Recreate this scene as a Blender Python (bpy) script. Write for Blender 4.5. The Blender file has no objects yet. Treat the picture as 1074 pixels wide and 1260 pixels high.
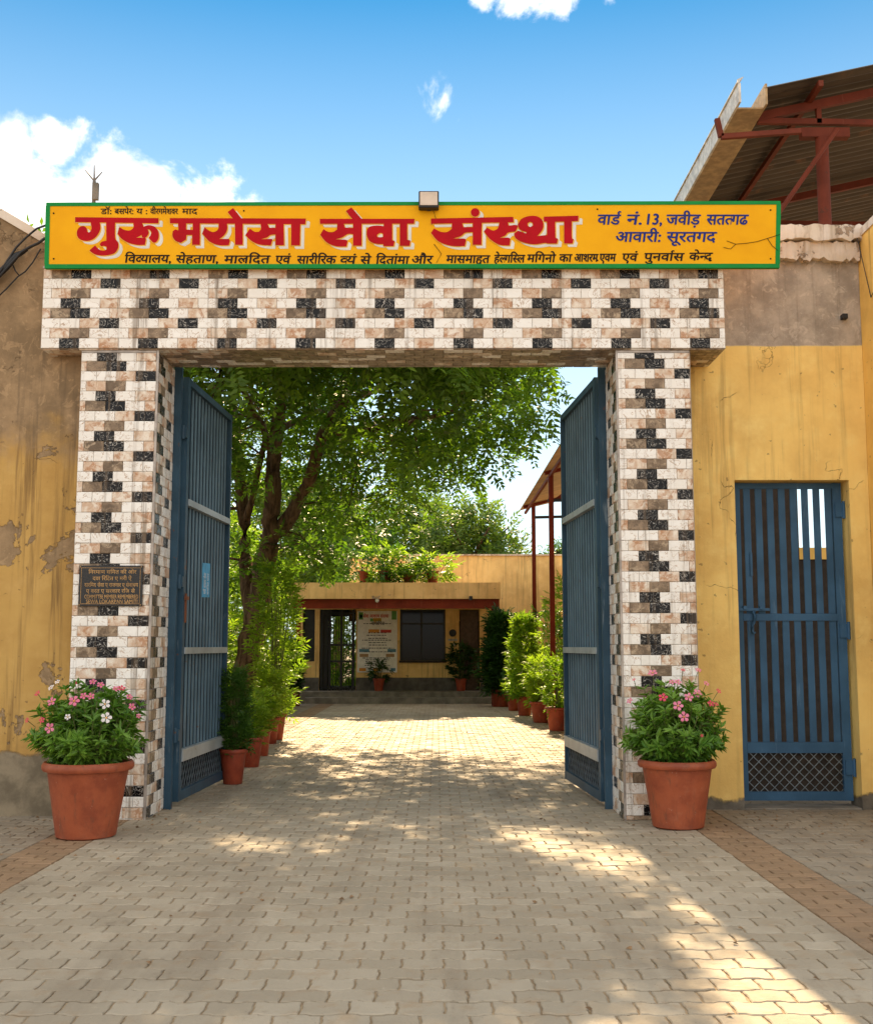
import bpy, bmesh, math, random
import numpy as np
from mathutils import noise as mnoise
from mathutils import Vector, Matrix
R = math.radians
random.seed(7); rng = np.random.default_rng(7)
SC = bpy.context.scene; COL = SC.collection

# ------------------------------------------------------------------ camera, sky, sun, exposure
FPX, IW, IH, PITCH, CAMH = 1400.0, 1074.0, 1260.0, R(6.72), 1.35
cam = bpy.data.cameras.new("camera"); cam.lens = 36 * FPX / IW; cam.sensor_width = 36; cam.sensor_fit = 'HORIZONTAL'
cam.clip_end = 3000; cam.clip_start = .05
camo = bpy.data.objects.new("camera", cam); COL.objects.link(camo)
camo.location = (0, 0, CAMH); camo.rotation_euler = (R(90) + PITCH, 0, 0); SC.camera = camo

SUN_EL, SUN_AZ = R(34.5), R(-1)          # azimuth from +Y towards +X
sun = bpy.data.lights.new("sun", 'SUN'); sun.energy = 4.7; sun.angle = R(.6); sun.color = (1.0, .73, .42)
suno = bpy.data.objects.new("sun", sun); COL.objects.link(suno); suno.location = (0, 0, 20)
sd = Vector((math.sin(SUN_AZ) * math.cos(SUN_EL), math.cos(SUN_AZ) * math.cos(SUN_EL), math.sin(SUN_EL)))
suno.rotation_euler = sd.to_track_quat('Z', 'Y').to_euler()
vs = SC.view_settings; vs.view_transform = 'Standard'; vs.look = 'None'; vs.gamma = 1; vs.exposure = 1.42
SC.cycles.use_denoising = True; SC.cycles.max_bounces = 7; SC.cycles.transmission_bounces = 4; SC.cycles.transparent_max_bounces = 6
SC.cycles.sample_clamp_indirect = 6

def pdir(px, py):
    v = py - IH / 2; u = px - IW / 2
    return Vector((u, FPX * math.cos(PITCH) + v * math.sin(PITCH), FPX * math.sin(PITCH) - v * math.cos(PITCH)))
def P(px, py, Y):                      # point seen at that pixel, standing at distance Y
    d = pdir(px, py); t = Y / d.y; return Vector((d.x * t, Y, CAMH + d.z * t))
def proj(x, y, z):
    d = Vector((x, y, z - CAMH)); c, s = math.cos(PITCH), math.sin(PITCH)
    f = d.y * c + d.z * s; up = -d.y * s + d.z * c
    return IW / 2 + FPX * d.x / f, IH / 2 - FPX * up / f

world = bpy.data.worlds.new("World"); SC.world = world; world.use_nodes = True
wn = world.node_tree; wn.nodes.clear()
def WN(t, **k):
    n = wn.nodes.new(t)
    for a, b in k.items(): setattr(n, a, b)
    return n
def build_world():
    L = wn.links.new
    out = WN('ShaderNodeOutputWorld'); bg = WN('ShaderNodeBackground'); bg.inputs[1].default_value = .12
    sky = WN('ShaderNodeTexSky', sky_type='NISHITA', sun_disc=False, sun_elevation=SUN_EL, sun_rotation=SUN_AZ,
             air_density=1.0, dust_density=0.0, ozone_density=2.0, altitude=100)
    tc = WN('ShaderNodeTexCoord'); nrm = WN('ShaderNodeVectorMath', operation='NORMALIZE'); L(tc.outputs['Generated'], nrm.inputs[0])
    blobs = [(40, 240, 98), (120, 236, 92), (190, 246, 72), (255, 262, 86), (10, 190, 66), (68, 178, 56), (300, 268, 50),
             (640, -16, 58), (698, -12, 50), (590, -10, 38), (750, -6, 36), (540, 130, 42), (566, 148, 40)]
    prev = None
    for i, (x, y, r) in enumerate(blobs):
        d = pdir(x, y).normalized()
        ds = WN('ShaderNodeVectorMath', operation='DISTANCE'); ds.inputs[1].default_value = d; L(nrm.outputs[0], ds.inputs[0])
        mr = WN('ShaderNodeMapRange'); mr.inputs[1].default_value = 0; mr.inputs[2].default_value = r / 1480
        mr.inputs[3].default_value = 1 if i < 7 else (.62 if i < 11 else .40); mr.inputs[4].default_value = 0; L(ds.outputs[1], mr.inputs[0])
        if prev is None: prev = mr.outputs[0]
        else:
            mx = WN('ShaderNodeMath', operation='MAXIMUM'); L(prev, mx.inputs[0]); L(mr.outputs[0], mx.inputs[1]); prev = mx.outputs[0]
    # heavier warm clouds added outside the view, to brighten the shaded facade
    n2 = WN('ShaderNodeTexNoise'); n2.inputs['Scale'].default_value = 3.0; n2.inputs['Detail'].default_value = 3; L(nrm.outputs[0], n2.inputs[0])
    g = WN('ShaderNodeMapRange'); g.inputs[1].default_value = .36; g.inputs[2].default_value = .52; g.inputs[3].default_value = 0; g.inputs[4].default_value = 1.0; L(n2.outputs[0], g.inputs[0])
    sep = WN('ShaderNodeSeparateXYZ'); L(nrm.outputs[0], sep.inputs[0])
    fr = WN('ShaderNodeMapRange'); fr.inputs[1].default_value = .70; fr.inputs[2].default_value = .35; fr.inputs[3].default_value = 0; fr.inputs[4].default_value = 1; L(sep.outputs[1], fr.inputs[0])
    gm = WN('ShaderNodeMath', operation='MULTIPLY'); L(g.outputs[0], gm.inputs[0]); L(fr.outputs[0], gm.inputs[1])
    mx = WN('ShaderNodeMath', operation='MAXIMUM'); L(prev, mx.inputs[0]); L(gm.outputs[0], mx.inputs[1])
    nz = WN('ShaderNodeTexNoise'); nz.inputs['Scale'].default_value = 13; nz.inputs['Detail'].default_value = 9; nz.inputs['Roughness'].default_value = .62; nz.inputs['Distortion'].default_value = .35; L(nrm.outputs[0], nz.inputs[0])
    a1 = WN('ShaderNodeMath', operation='MULTIPLY_ADD'); a1.inputs[1].default_value = 2.6; a1.inputs[2].default_value = -1.42; L(nz.outputs[0], a1.inputs[0])
    a2 = WN('ShaderNodeMath', operation='MULTIPLY'); L(mx.outputs[0], a2.inputs[0]); a2.inputs[1].default_value = 1.35
    a3 = WN('ShaderNodeMath', operation='ADD'); L(a1.outputs[0], a3.inputs[0]); L(a2.outputs[0], a3.inputs[1])
    dens = WN('ShaderNodeMapRange', interpolation_type='SMOOTHSTEP'); dens.inputs[1].default_value = .20; dens.inputs[2].default_value = .72; L(a3.outputs[0], dens.inputs[0])
    gate = WN('ShaderNodeMath', operation='MULTIPLY'); L(dens.outputs[0], gate.inputs[0])
    gt = WN('ShaderNodeMapRange'); gt.inputs[1].default_value = 0; gt.inputs[2].default_value = .15; L(mx.outputs[0], gt.inputs[0]); L(gt.outputs[0], gate.inputs[1])
    # whitish air low over the horizon
    hz = WN('ShaderNodeMapRange'); hz.inputs[1].default_value = .0; hz.inputs[2].default_value = .52; hz.inputs[3].default_value = .95; hz.inputs[4].default_value = 0; L(sep.outputs[2], hz.inputs[0])
    tint = WN('ShaderNodeMix', data_type='RGBA', blend_type='MULTIPLY'); tint.inputs[0].default_value = 1; L(sky.outputs[0], tint.inputs[6]); tint.inputs[7].default_value = SKYTINT
    m1 = WN('ShaderNodeMix', data_type='RGBA'); L(hz.outputs[0], m1.inputs[0]); L(tint.outputs[2], m1.inputs[6]); m1.inputs[7].default_value = (4.2, 4.5, 4.6, 1)
    m2 = WN('ShaderNodeMix', data_type='RGBA'); L(gate.outputs[0], m2.inputs[0]); L(m1.outputs[2], m2.inputs[6])
    n3 = WN('ShaderNodeTexNoise'); n3.inputs['Scale'].default_value = 12; n3.inputs['Detail'].default_value = 6; L(nrm.outputs[0], n3.inputs[0])
    cs = WN('ShaderNodeMapRange'); cs.inputs[1].default_value = .38; cs.inputs[2].default_value = .62; L(n3.outputs[0], cs.inputs[0])
    cc = WN('ShaderNodeMix', data_type='RGBA'); L(cs.outputs[0], cc.inputs[0]); cc.inputs[6].default_value = (3.9, 4.05, 4.2, 1); cc.inputs[7].default_value = (6.3, 5.9, 5.3, 1); L(cc.outputs[2], m2.inputs[7])
    L(m2.outputs[2], bg.inputs[0]); L(bg.outputs[0], out.inputs[0])
SKYTINT = (.125, .395, .45, 1)
build_world()

# ------------------------------------------------------------------ helpers
WL = {}
def thing(name, label, cat, loc=(0, 0, 0), group=None):
    o = bpy.data.objects.new(name, None); COL.objects.link(o); o.empty_display_size = .1
    o.location = loc; WL[o] = Vector(loc); o['label'] = label; o['category'] = cat
    if group: o['group'] = group
    return o
def put(name, me, parent=None, loc=(0, 0, 0), rot=None):   # loc in world coordinates
    o = bpy.data.objects.new(name, me); COL.objects.link(o)
    base = WL.get(parent, Vector((0, 0, 0))) if parent else Vector((0, 0, 0))
    if parent: o.parent = parent
    o.location = Vector(loc) - base; WL[o] = Vector(loc)
    if rot: o.rotation_euler = rot
    return o
def tag(o, label=None, cat=None, group=None, kind=None):
    for k, v in (('label', label), ('category', cat), ('group', group), ('kind', kind)):
        if v: o[k] = v
    return o
def copy_tree(o, parent=None):
    c = o.copy(); COL.objects.link(c)
    if parent: c.parent = parent
    for ch in [x for x in ALLCH.get(o, [])]: copy_tree(ch, c)
    return c
ALLCH = {}
def register(o):
    ALLCH.clear()
    for x in COL.objects:
        if x.parent: ALLCH.setdefault(x.parent, []).append(x)

class MB:
    def __init__(s): s.v = []; s.f = []; s.m = []; s.n = 0
    def add(s, vs_, fs, mi=0):
        b = s.n; s.v.extend([tuple(p) for p in vs_]); s.n += len(vs_)
        for f in fs: s.f.append(tuple(b + i for i in f)); s.m.append(mi)
        return s
    def box(s, x0, x1, y0, y1, z0, z1, mi=0, bev=0):
        if bev:
            bm = bmesh.new(); bmesh.ops.create_cube(bm, size=1)
            bmesh.ops.scale(bm, vec=(x1 - x0, y1 - y0, z1 - z0), verts=bm.verts)
            bmesh.ops.bevel(bm, geom=bm.edges[:], offset=bev, segments=1, affect='EDGES')
            bmesh.ops.translate(bm, vec=((x0 + x1) / 2, (y0 + y1) / 2, (z0 + z1) / 2), verts=bm.verts)
            s.add([v.co[:] for v in bm.verts], [[v.index for v in f.verts] for f in bm.faces], mi); bm.free(); return s
        vs_ = [(x, y, z) for z in (z0, z1) for y in (y0, y1) for x in (x0, x1)]
        return s.add(vs_, [(0, 2, 3, 1), (4, 5, 7, 6), (0, 1, 5, 4), (2, 6, 7, 3), (0, 4, 6, 2), (1, 3, 7, 5)], mi)
    def tube(s, pts, r, n=8, mi=0, cap=True):
        pts = [Vector(p) for p in pts]; rs = r if isinstance(r, (list, tuple)) else [r] * len(pts)
        rings = []; up = Vector((0, 0, 1))
        for i, p in enumerate(pts):
            d = (pts[min(i + 1, len(pts) - 1)] - pts[max(i - 1, 0)]).normalized()
            a = d.cross(up)
            if a.length < .05: a = d.cross(Vector((0, 1, 0)))
            a.normalize(); b = d.cross(a).normalized()
            rings.append([p + (a * math.cos(2 * math.pi * k / n) + b * math.sin(2 * math.pi * k / n)) * rs[i] for k in range(n)])
        vs_ = [p for rg in rings for p in rg]; fs = []
        for i in range(len(pts) - 1):
            for k in range(n):
                fs.append((i * n + k, i * n + (k + 1) % n, (i + 1) * n + (k + 1) % n, (i + 1) * n + k))
        if cap: fs.append(tuple(range(n))[::-1]); fs.append(tuple((len(pts) - 1) * n + k for k in range(n)))
        return s.add(vs_, fs, mi)
    def beam(s, a, b, w, h, mi=0):       # rectangular bar from a to b
        a = Vector(a); b = Vector(b); d = (b - a).normalized(); up = Vector((0, 0, 1))
        if abs(d.z) > .95: up = Vector((0, 1, 0))
        x = d.cross(up).normalized() * w / 2; y = x.cross(d).normalized() * h / 2
        vs_ = [p + sx * x + sy * y for p in (a, b) for sy in (-1, 1) for sx in (-1, 1)]
        return s.add(vs_, [(0, 2, 3, 1), (4, 5, 7, 6), (0, 1, 5, 4), (2, 6, 7, 3), (0, 4, 6, 2), (1, 3, 7, 5)], mi)
    def lathe(s, prof, c=(0, 0, 0), n=28, mi=0):
        vs_ = [(c[0] + r * math.cos(2 * math.pi * k / n), c[1] + r * math.sin(2 * math.pi * k / n), c[2] + z) for r, z in prof for k in range(n)]
        fs = [(i * n + k, i * n + (k + 1) % n, (i + 1) * n + (k + 1) % n, (i + 1) * n + k) for i in range(len(prof) - 1) for k in range(n)]
        return s.add(vs_, fs, mi)
    def mesh(s, name, mats, org=(0, 0, 0), smooth=False, angle=None):
        me = bpy.data.meshes.new(name); ox, oy, oz = org
        me.from_pydata([(x - ox, y - oy, z - oz) for x, y, z in s.v], [], s.f)
        for m in (mats if isinstance(mats, (list, tuple)) else [mats]): me.materials.append(m)
        if any(s.m): me.polygons.foreach_set('material_index', s.m)
        me.polygons.foreach_set('use_smooth', [bool(smooth)] * len(me.polygons))
        if smooth and angle: me.set_sharp_from_angle(angle=R(angle))
        me.update(); return me
    def part(s, name, mats, parent=None, smooth=False, angle=None, org=None):
        base = WL.get(parent, Vector((0, 0, 0))) if parent else Vector((0, 0, 0))
        if org is not None: base = Vector(org)
        return put(name, s.mesh(name, mats, base, smooth, angle), parent, base)

# ------------------------------------------------------------------ materials
class NT:
    def __init__(s, name):
        s.m = bpy.data.materials.new(name); s.m.use_nodes = True; s.t = s.m.node_tree; s.t.nodes.clear()
        s.out = s.n('ShaderNodeOutputMaterial'); s.b = s.n('ShaderNodeBsdfPrincipled'); s.l(s.b.outputs[0], s.out.inputs[0])
        s.geo = s.n('ShaderNodeNewGeometry')
    def n(s, t, **k):
        x = s.t.nodes.new(t)
        for a, b in k.items(): setattr(x, a, b)
        return x
    def l(s, a, b): s.t.links.new(a, b)
    def pos(s, scale=(1, 1, 1), obj=False, off=None):
        mp = s.n('ShaderNodeMapping'); mp.inputs['Scale'].default_value = scale
        if obj: tc = s.n('ShaderNodeTexCoord'); s.l(tc.outputs['Object'], mp.inputs[0])
        else: s.l(s.geo.outputs['Position'], mp.inputs[0])
        if off is not None: s.l(off, mp.inputs['Location'])
        return mp.outputs[0]
    def noise(s, scale, detail=4, rough=.55, vec=None, dist=0):
        x = s.n('ShaderNodeTexNoise'); x.inputs['Scale'].default_value = scale; x.inputs['Detail'].default_value = detail
        x.inputs['Roughness'].default_value = rough; x.inputs['Distortion'].default_value = dist
        s.l(vec if vec is not None else s.pos(), x.inputs[0]); return x.outputs[0]
    def mr(s, v, a, b, c=0., d=1., smooth=True):
        x = s.n('ShaderNodeMapRange', interpolation_type='SMOOTHSTEP' if smooth else 'LINEAR')
        s.l(v, x.inputs[0])
        for i, q in enumerate((a, b, c, d)): x.inputs[i + 1].default_value = q
        return x.outputs[0]
    def math(s, op, a, b=0., c=0.):
        x = s.n('ShaderNodeMath', operation=op)
        for i, q in enumerate((a, b, c)):
            if isinstance(q, (int, float)): x.inputs[i].default_value = q
            else: s.l(q, x.inputs[i])
        return x.outputs[0]
    def mix(s, f, a, b, blend='MIX'):
        x = s.n('ShaderNodeMix', data_type='RGBA', blend_type=blend)
        for i, q in ((0, f), (6, a), (7, b)):
            if isinstance(q, (int, float)): x.inputs[i].default_value = q
            elif isinstance(q, tuple): x.inputs[i].default_value = q if len(q) == 4 else q + (1,)
            else: s.l(q, x.inputs[i])
        return x.outputs[2]
    def bump(s, h, dist=.01, strength=1., nrm=None):
        x = s.n('ShaderNodeBump'); x.inputs['Distance'].default_value = dist; x.inputs['Strength'].default_value = strength
        s.l(h, x.inputs['Height'])
        if nrm is not None: s.l(nrm, x.inputs['Normal'])
        return x.outputs[0]
    def done(s, col, rough=.6, nrm=None, metal=0., spec=.5):
        if isinstance(col, tuple): s.b.inputs['Base Color'].default_value = col + (1,)
        else: s.l(col, s.b.inputs['Base Color'])
        if isinstance(rough, float): s.b.inputs['Roughness'].default_value = rough
        else: s.l(rough, s.b.inputs['Roughness'])
        s.b.inputs['Metallic'].default_value = metal; s.b.inputs['Specular IOR Level'].default_value = spec
        if nrm is not None: s.l(nrm, s.b.inputs['Normal'])
        return s.m

def simple(name, col, rough=.6, metal=0., var=.25, scale=12, bump=.0, spec=.4, dirt=None):
    t = NT(name); nz = t.noise(scale, 5); k = t.mr(nz, .3, .7, 1 - var, 1 + var)
    c = t.mix(1., col, t.n('ShaderNodeCombineColor').outputs[0], 'MULTIPLY') if False else None
    hs = t.n('ShaderNodeHueSaturation'); hs.inputs['Color'].default_value = col + (1,); t.l(k, hs.inputs['Value']); c = hs.outputs[0]
    if dirt: c = t.mix(t.mr(t.noise(scale * .35, 7, .7), .52, .68, 0, .8), c, dirt)
    return t.done(c, rough, t.bump(t.noise(scale * 6, 3), bump) if bump else None, metal, spec)

def wall_mat(name, base, lo=None, hi=None, peel=.60, hisoft=.03, streak=.5, plaster=(.30, .235, .17), cement=(.20, .175, .14), peelband=None, sat=1):
    t = NT(name); z = t.n('ShaderNodeSeparateXYZ'); t.l(t.geo.outputs['Position'], z.inputs[0]); z = z.outputs[2]
    big = t.noise(1.3, 5, .6); med = t.noise(5, 7, .65); fine = t.noise(45, 5, .7)
    st = t.noise(1, 5, .6, t.pos((9, 9, .45))); st2 = t.noise(1, 3, .6, t.pos((26, 26, 1.1)))
    c = t.mix(t.mr(big, .35, .68), base, tuple(x * y for x, y in zip(base, (.80, .74, .70))))
    c = t.mix(t.mr(med, .45, .8, 0, .6), c, tuple(min(1, x * y) for x, y in zip(base, (1.12, 1.16, 1.35))))
    c = t.mix(t.math('MULTIPLY', t.mr(st, .47, .68, 0, streak), t.mr(st2, .38, .58)), c, (.24, .14, .05))
    spots = t.mr(t.noise(16, 3, .5), .70, .74, 0, .55); c = t.mix(spots, c, (.14, .08, .04))
    pm = t.mr(t.noise(2.6, 10, .68, dist=.3), peel, peel + .015)
    if peelband:
        pb = t.math('MULTIPLY', t.mr(z, peelband[0] - .2, peelband[0] + .2), t.mr(z, peelband[1] + .25, peelband[1] - .25))
        pm2 = t.mr(t.math('ADD', t.noise(2.2, 10, .66, dist=.4), t.math('MULTIPLY', pb, .115)), .60, .615); pm = t.math('MAXIMUM', pm, pm2)
    pl = t.mix(t.mr(t.noise(3, 8, .7), .35, .65), plaster, tuple(x * .62 for x in plaster))
    pl = t.mix(t.mr(t.noise(9, 6, .7, dist=1.2), .55, .62, 0, .35), pl, tuple(min(1, x * 1.5) for x in plaster))
    pl = t.mix(t.math('MULTIPLY', t.mr(st, .5, .7, 0, .5), t.mr(st2, .4, .6)), pl, (.10, .075, .05))
    c = t.mix(pm, c, pl); h = t.math('MULTIPLY', pm, -1.)
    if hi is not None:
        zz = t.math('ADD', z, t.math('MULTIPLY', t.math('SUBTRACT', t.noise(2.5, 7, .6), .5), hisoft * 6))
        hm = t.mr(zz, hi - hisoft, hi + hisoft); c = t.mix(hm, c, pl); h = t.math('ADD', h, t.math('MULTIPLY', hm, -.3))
    if lo is not None:
        zz = t.math('ADD', z, t.math('MULTIPLY', t.math('SUBTRACT', t.noise(1.8, 8, .6), .5), .5))
        lm = t.mr(zz, lo + .02, lo - .02); ce = t.mix(t.mr(med, .35, .65), cement, tuple(x * .55 for x in cement)); c = t.mix(lm, c, ce)
        h = t.math('MINIMUM', h, t.math('MULTIPLY', lm, -1.))
    # fine settlement cracks
    vo = t.n('ShaderNodeTexVoronoi', feature='DISTANCE_TO_EDGE'); vo.inputs['Scale'].default_value = .9
    wv = t.n('ShaderNodeVectorMath', operation='ADD'); t.l(t.pos(), wv.inputs[0])
    nn = t.n('ShaderNodeTexNoise'); nn.inputs['Scale'].default_value = 2.2; nn.inputs['Detail'].default_value = 6; t.l(t.pos(), nn.inputs[0]); t.l(nn.outputs[1], wv.inputs[1]); t.l(wv.outputs[0], vo.inputs[0])
    cr = t.math('MULTIPLY', t.mr(vo.outputs[0], .003, .0008), t.mr(t.noise(1.7, 2), .56, .62)); c = t.mix(t.math('MULTIPLY', cr, .8), c, (.07, .045, .025))
    h = t.math('ADD', h, t.math('MULTIPLY', med, .9)); h = t.math('ADD', h, t.math('MULTIPLY', fine, .35)); h = t.math('SUBTRACT', h, t.math('MULTIPLY', cr, 1.5))
    return t.done(c, .88, t.bump(h, .008, .9), 0, .25)

def tile_mat(kind):
    t = NT("tile_" + kind); rnd = t.n('ShaderNodeObjectInfo').outputs['Random']
    off = t.n('ShaderNodeCombineXYZ')
    for i in range(3): t.l(t.math('MULTIPLY', rnd, 37. + 11 * i), off.inputs[i])
    p = t.pos(off=off.outputs[0]); n1 = t.noise(9, 5, .6, p, .8); n2 = t.noise(28, 5, .65, p, .6)
    def vein(nz, w): return t.mr(t.math('ABSOLUTE', t.math('SUBTRACT', nz, .5)), w, w * .3)
    if kind == 'white':
        c = t.mix(t.mr(n1, .3, .7), (.90, .865, .81), (.84, .79, .72)); c = t.mix(t.math('MULTIPLY', vein(n1, .012), .85), c, (.42, .27, .16))
        c = t.mix(t.mr(n2, .62, .75, 0, .3), c, (.55, .42, .30)); rg = .22
    elif kind == 'black':
        c = t.mix(t.mr(n1, .3, .7), (.004, .004, .005), (.012, .011, .011)); c = t.mix(t.math('MULTIPLY', vein(t.noise(11, 2, .5, p, 2.6), .014), .8), c, (.62, .58, .52)); rg = .22
    elif kind == 'orange':
        c = t.mix(t.mr(n1, .38, .62), (.82, .73, .62), (.60, .41, .28)); c = t.mix(t.mr(t.noise(13, 5, .6, p, .9), .50, .60, 0, .8), c, (.44, .21, .10))
        c = t.mix(vein(t.noise(14, 3, .5, p, 1.5), .02), c, (.72, .58, .44)); rg = .28
    else:
        c = t.mix(t.mr(n1, .35, .65), (.33, .235, .155), (.15, .105, .068)); c = t.mix(t.mr(t.noise(14, 5, .6, p, .9), .52, .62, 0, .75), c, (.50, .38, .26))
        c = t.mix(vein(t.noise(20, 3, .5, p, 1.8), .02), c, (.10, .07, .045)); rg = .3
    dirt = t.math('MULTIPLY', t.mr(t.noise(1, 5, .6, t.pos((7, 7, .35))), .50, .66, 0, .75), t.mr(t.noise(1, 4, .6, t.pos((38, 38, 1.2))), .42, .6)); c = t.mix(dirt, c, (.20, .14, .09))
    return t.done(c, rg, t.bump(t.noise(22, 4, .6, p, 1.), .005, .8), 0, .22 if kind != 'white' else .4)
TM = {k: tile_mat(k) for k in ('white', 'black', 'orange', 'brown')}

def leaf_mat(name, c1, c2, trans=.45, rough=.45):
    t = NT(name); r = t.geo.outputs['Random Per Island']
    nz = t.noise(.9, 3); f = t.math('ADD', t.math('MULTIPLY', r, .6), t.math('MULTIPLY', t.mr(nz, .35, .65), .4))
    c = t.mix(f, c1, c2); t.done(c, rough, None, 0, .35)
    tr = t.n('ShaderNodeBsdfTranslucent'); c2_ = t.mix(1., c, (1.5, 1.55, .55), 'MULTIPLY'); t.l(c2_, tr.inputs[0])
    ms = t.n('ShaderNodeMixShader'); ms.inputs[0].default_value = trans; t.l(t.b.outputs[0], ms.inputs[1]); t.l(tr.outputs[0], ms.inputs[2]); t.l(ms.outputs[0], t.out.inputs[0])
    return t.m
LEAF_TREE = leaf_mat("leaf_neem", (.038, .105, .012), (.155, .27, .030), .55)
LEAF_FAR = leaf_mat("leaf_far_tree", (.06, .13, .025), (.16, .24, .05), .45)
LEAF_BRIGHT = leaf_mat("leaf_bright", (.13, .26, .03), (.30, .42, .05), .55)
LEAF_DARK = leaf_mat("leaf_dark", (.018, .055, .014), (.045, .11, .022), .3)
LEAF_MID = leaf_mat("leaf_mid", (.035, .10, .016), (.09, .19, .03), .4)
LEAF_POT = leaf_mat("leaf_periwinkle", (.055, .16, .020), (.21, .36, .050), .35, .35)
FLOWER = {k: leaf_mat("petal_" + k, a, b, .25, .6) for k, a, b in (('pink', (.72, .12, .26), (.85, .28, .42)), ('red', (.62, .03, .08), (.78, .08, .16)), ('white', (.82, .72, .74), (.88, .84, .82)))}
FCENTRE = simple("flower_centre", (.75, .35, .06), .7)
BARK = (lambda t: t.done(t.mix(t.mr(t.noise(1, 6, .7, t.pos((14, 14, 3))), .35, .65), (.055, .035, .022), (.20, .13, .08)), .95, t.bump(t.noise(1, 6, .7, t.pos((22, 22, 4))), .03, .9), 0, .2))(NT("bark"))
STEM = simple("stem", (.14, .15, .05), .8, var=.4)
def terracotta(name, a, b):
    t = NT(name); c = t.mix(t.mr(t.noise(6, 6, .65), .35, .7), a, b); z = t.noise(3.0, 7, .7)
    c = t.mix(t.mr(t.noise(4, 9, .8), .50, .75, 0, .35), c, (.46, .22, .13)); c = t.mix(t.mr(t.noise(1, 7, .7, t.pos((16, 16, 3))), .54, .66, 0, .55), c, (.13, .055, .03)); c = t.mix(t.mr(t.noise(34, 4, .7), .66, .72, 0, .6), c, (.52, .34, .25)); c = t.mix(t.mr(t.noise(2, 7, .7, t.pos((1, 1, 2), True)), .58, .74, 0, .5), c, (.12, .05, .03))
    return t.done(c, .55, t.bump(t.noise(60, 4), .002, .7), 0, .4)
TERRA = terracotta("terracotta", (.36, .085, .032), (.24, .050, .020)); TERRA2 = terracotta("terracotta_small", (.36, .065, .026), (.24, .036, .016))
SOIL = simple("soil", (.035, .024, .016), .95, bump=.02)
YELLOW = (.60, .325, .075)
WALL_L = wall_mat("left_wall_paint", (.56, .345, .105), lo=.50, hi=3.0, peel=.76, hisoft=.22, streak=1., plaster=(.38, .255, .14), cement=(.30, .24, .16), peelband=(2.0, 2.45))  # browner above hi: part dirt, part overhang shade put into the colour
WALL_R = wall_mat("right_wall_paint", (.97, .68, .225), lo=.08, hi=3.945, peel=.72, hisoft=.008, streak=.38, plaster=(.50, .43, .36))
WALL_SIDE = wall_mat("side_wall_paint", (.90, .57, .15), peel=.74, streak=.8)
WALL_B = wall_mat("building_paint", (.92, .62, .24), lo=None, peel=.70, streak=.5, plaster=(.42, .27, .15))
WALL_BC = wall_mat("canopy_paint", (.86, .54, .22), peel=.66, streak=.45, plaster=(.50, .34, .22))
COPING = wall_mat("coping_plaster", (.72, .62, .51), peel=.57, streak=.6, plaster=(.50, .36, .25))
DADO = simple("dado_grey", (.115, .105, .095), .8, var=.3, scale=6)
STEPS = simple("step_concrete", (.20, .18, .15), .9, var=.3, scale=5, bump=.004)
CORE = simple("tile_grout", (.33, .28, .23), .9, bump=.002)
TRIM = simple("corner_trim", (.38, .33, .29), .45, .3)
def painted_metal(name, col, rough=.42, rust=(.15, .065, .03), amt=.635, metal=.0, wear=(.30, .36, .40)):
    t = NT(name); c = t.mix(t.mr(t.noise(3, 5), .35, .68), col, tuple(x * .72 for x in col))
    c = t.mix(t.mr(t.noise(1, 6, .65, t.pos((18, 18, 2.2))), .6, .72, 0, .45), c, wear)
    c = t.mix(t.mr(t.noise(9, 8, .72), amt, amt + .05, 0, .9), c, rust)
    return t.done(c, rough, t.bump(t.noise(40, 4), .001, .6), metal, .18)
BLUE = painted_metal("blue_gate_paint", (.040, .088, .135)); BLUE_BAR = painted_metal("blue_bar_paint", (.13, .215, .28), .5)
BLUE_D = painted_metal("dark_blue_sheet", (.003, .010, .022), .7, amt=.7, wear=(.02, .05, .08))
RAIL = painted_metal("worn_pale_rail", (.46, .50, .52), .4, metal=.3, wear=(.55, .55, .52))
BLUE_DOOR = painted_metal("blue_door_paint", (.048, .125, .23), .5, amt=.68, wear=(.13, .22, .32))
RED = painted_metal("red_oxide_paint", (.21, .030, .012), .6, amt=.70, wear=(.40, .14, .08), rust=(.10, .03, .02))
RUST = painted_metal("rusty_red_steel", (.15, .032, .016), .7, amt=.60, rust=(.075, .03, .018), wear=(.22, .08, .05))
BLACKM = simple("black_metal", (.02, .02, .022), .5); STEEL = simple("galvanised_wire", (.17, .21, .24), .45, .6)
DARK = simple("dark_interior", (.035, .026, .02), .9); BROWN_DOOR = simple("brown_door", (.09, .055, .035), .6)  # DARK: shade of the spaces behind the doors put into a near-black colour
def corrug_mat():
    t = NT("corrugated_sheet"); c = t.mix(t.mr(t.noise(1, 6, .65, t.pos((.8, 5, 1))), .35, .7), (.075, .058, .042), (.04, .03, .022))
    c = t.mix(t.mr(t.noise(2, 7, .7), .55, .7, 0, .6), c, (.20, .10, .05)); return t.done(c, .6, None, .15, .4)
CORR = corrug_mat(); GUT = simple("gutter_white", (.62, .59, .53), .5, dirt=(.34, .27, .20)); GUT2 = simple("gutter_tan", (.36, .25, .13), .6, dirt=(.24, .15, .08))
TANROOF = simple("tan_roof_sheet", (.50, .33, .17), .7, var=.2, scale=3)
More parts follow.
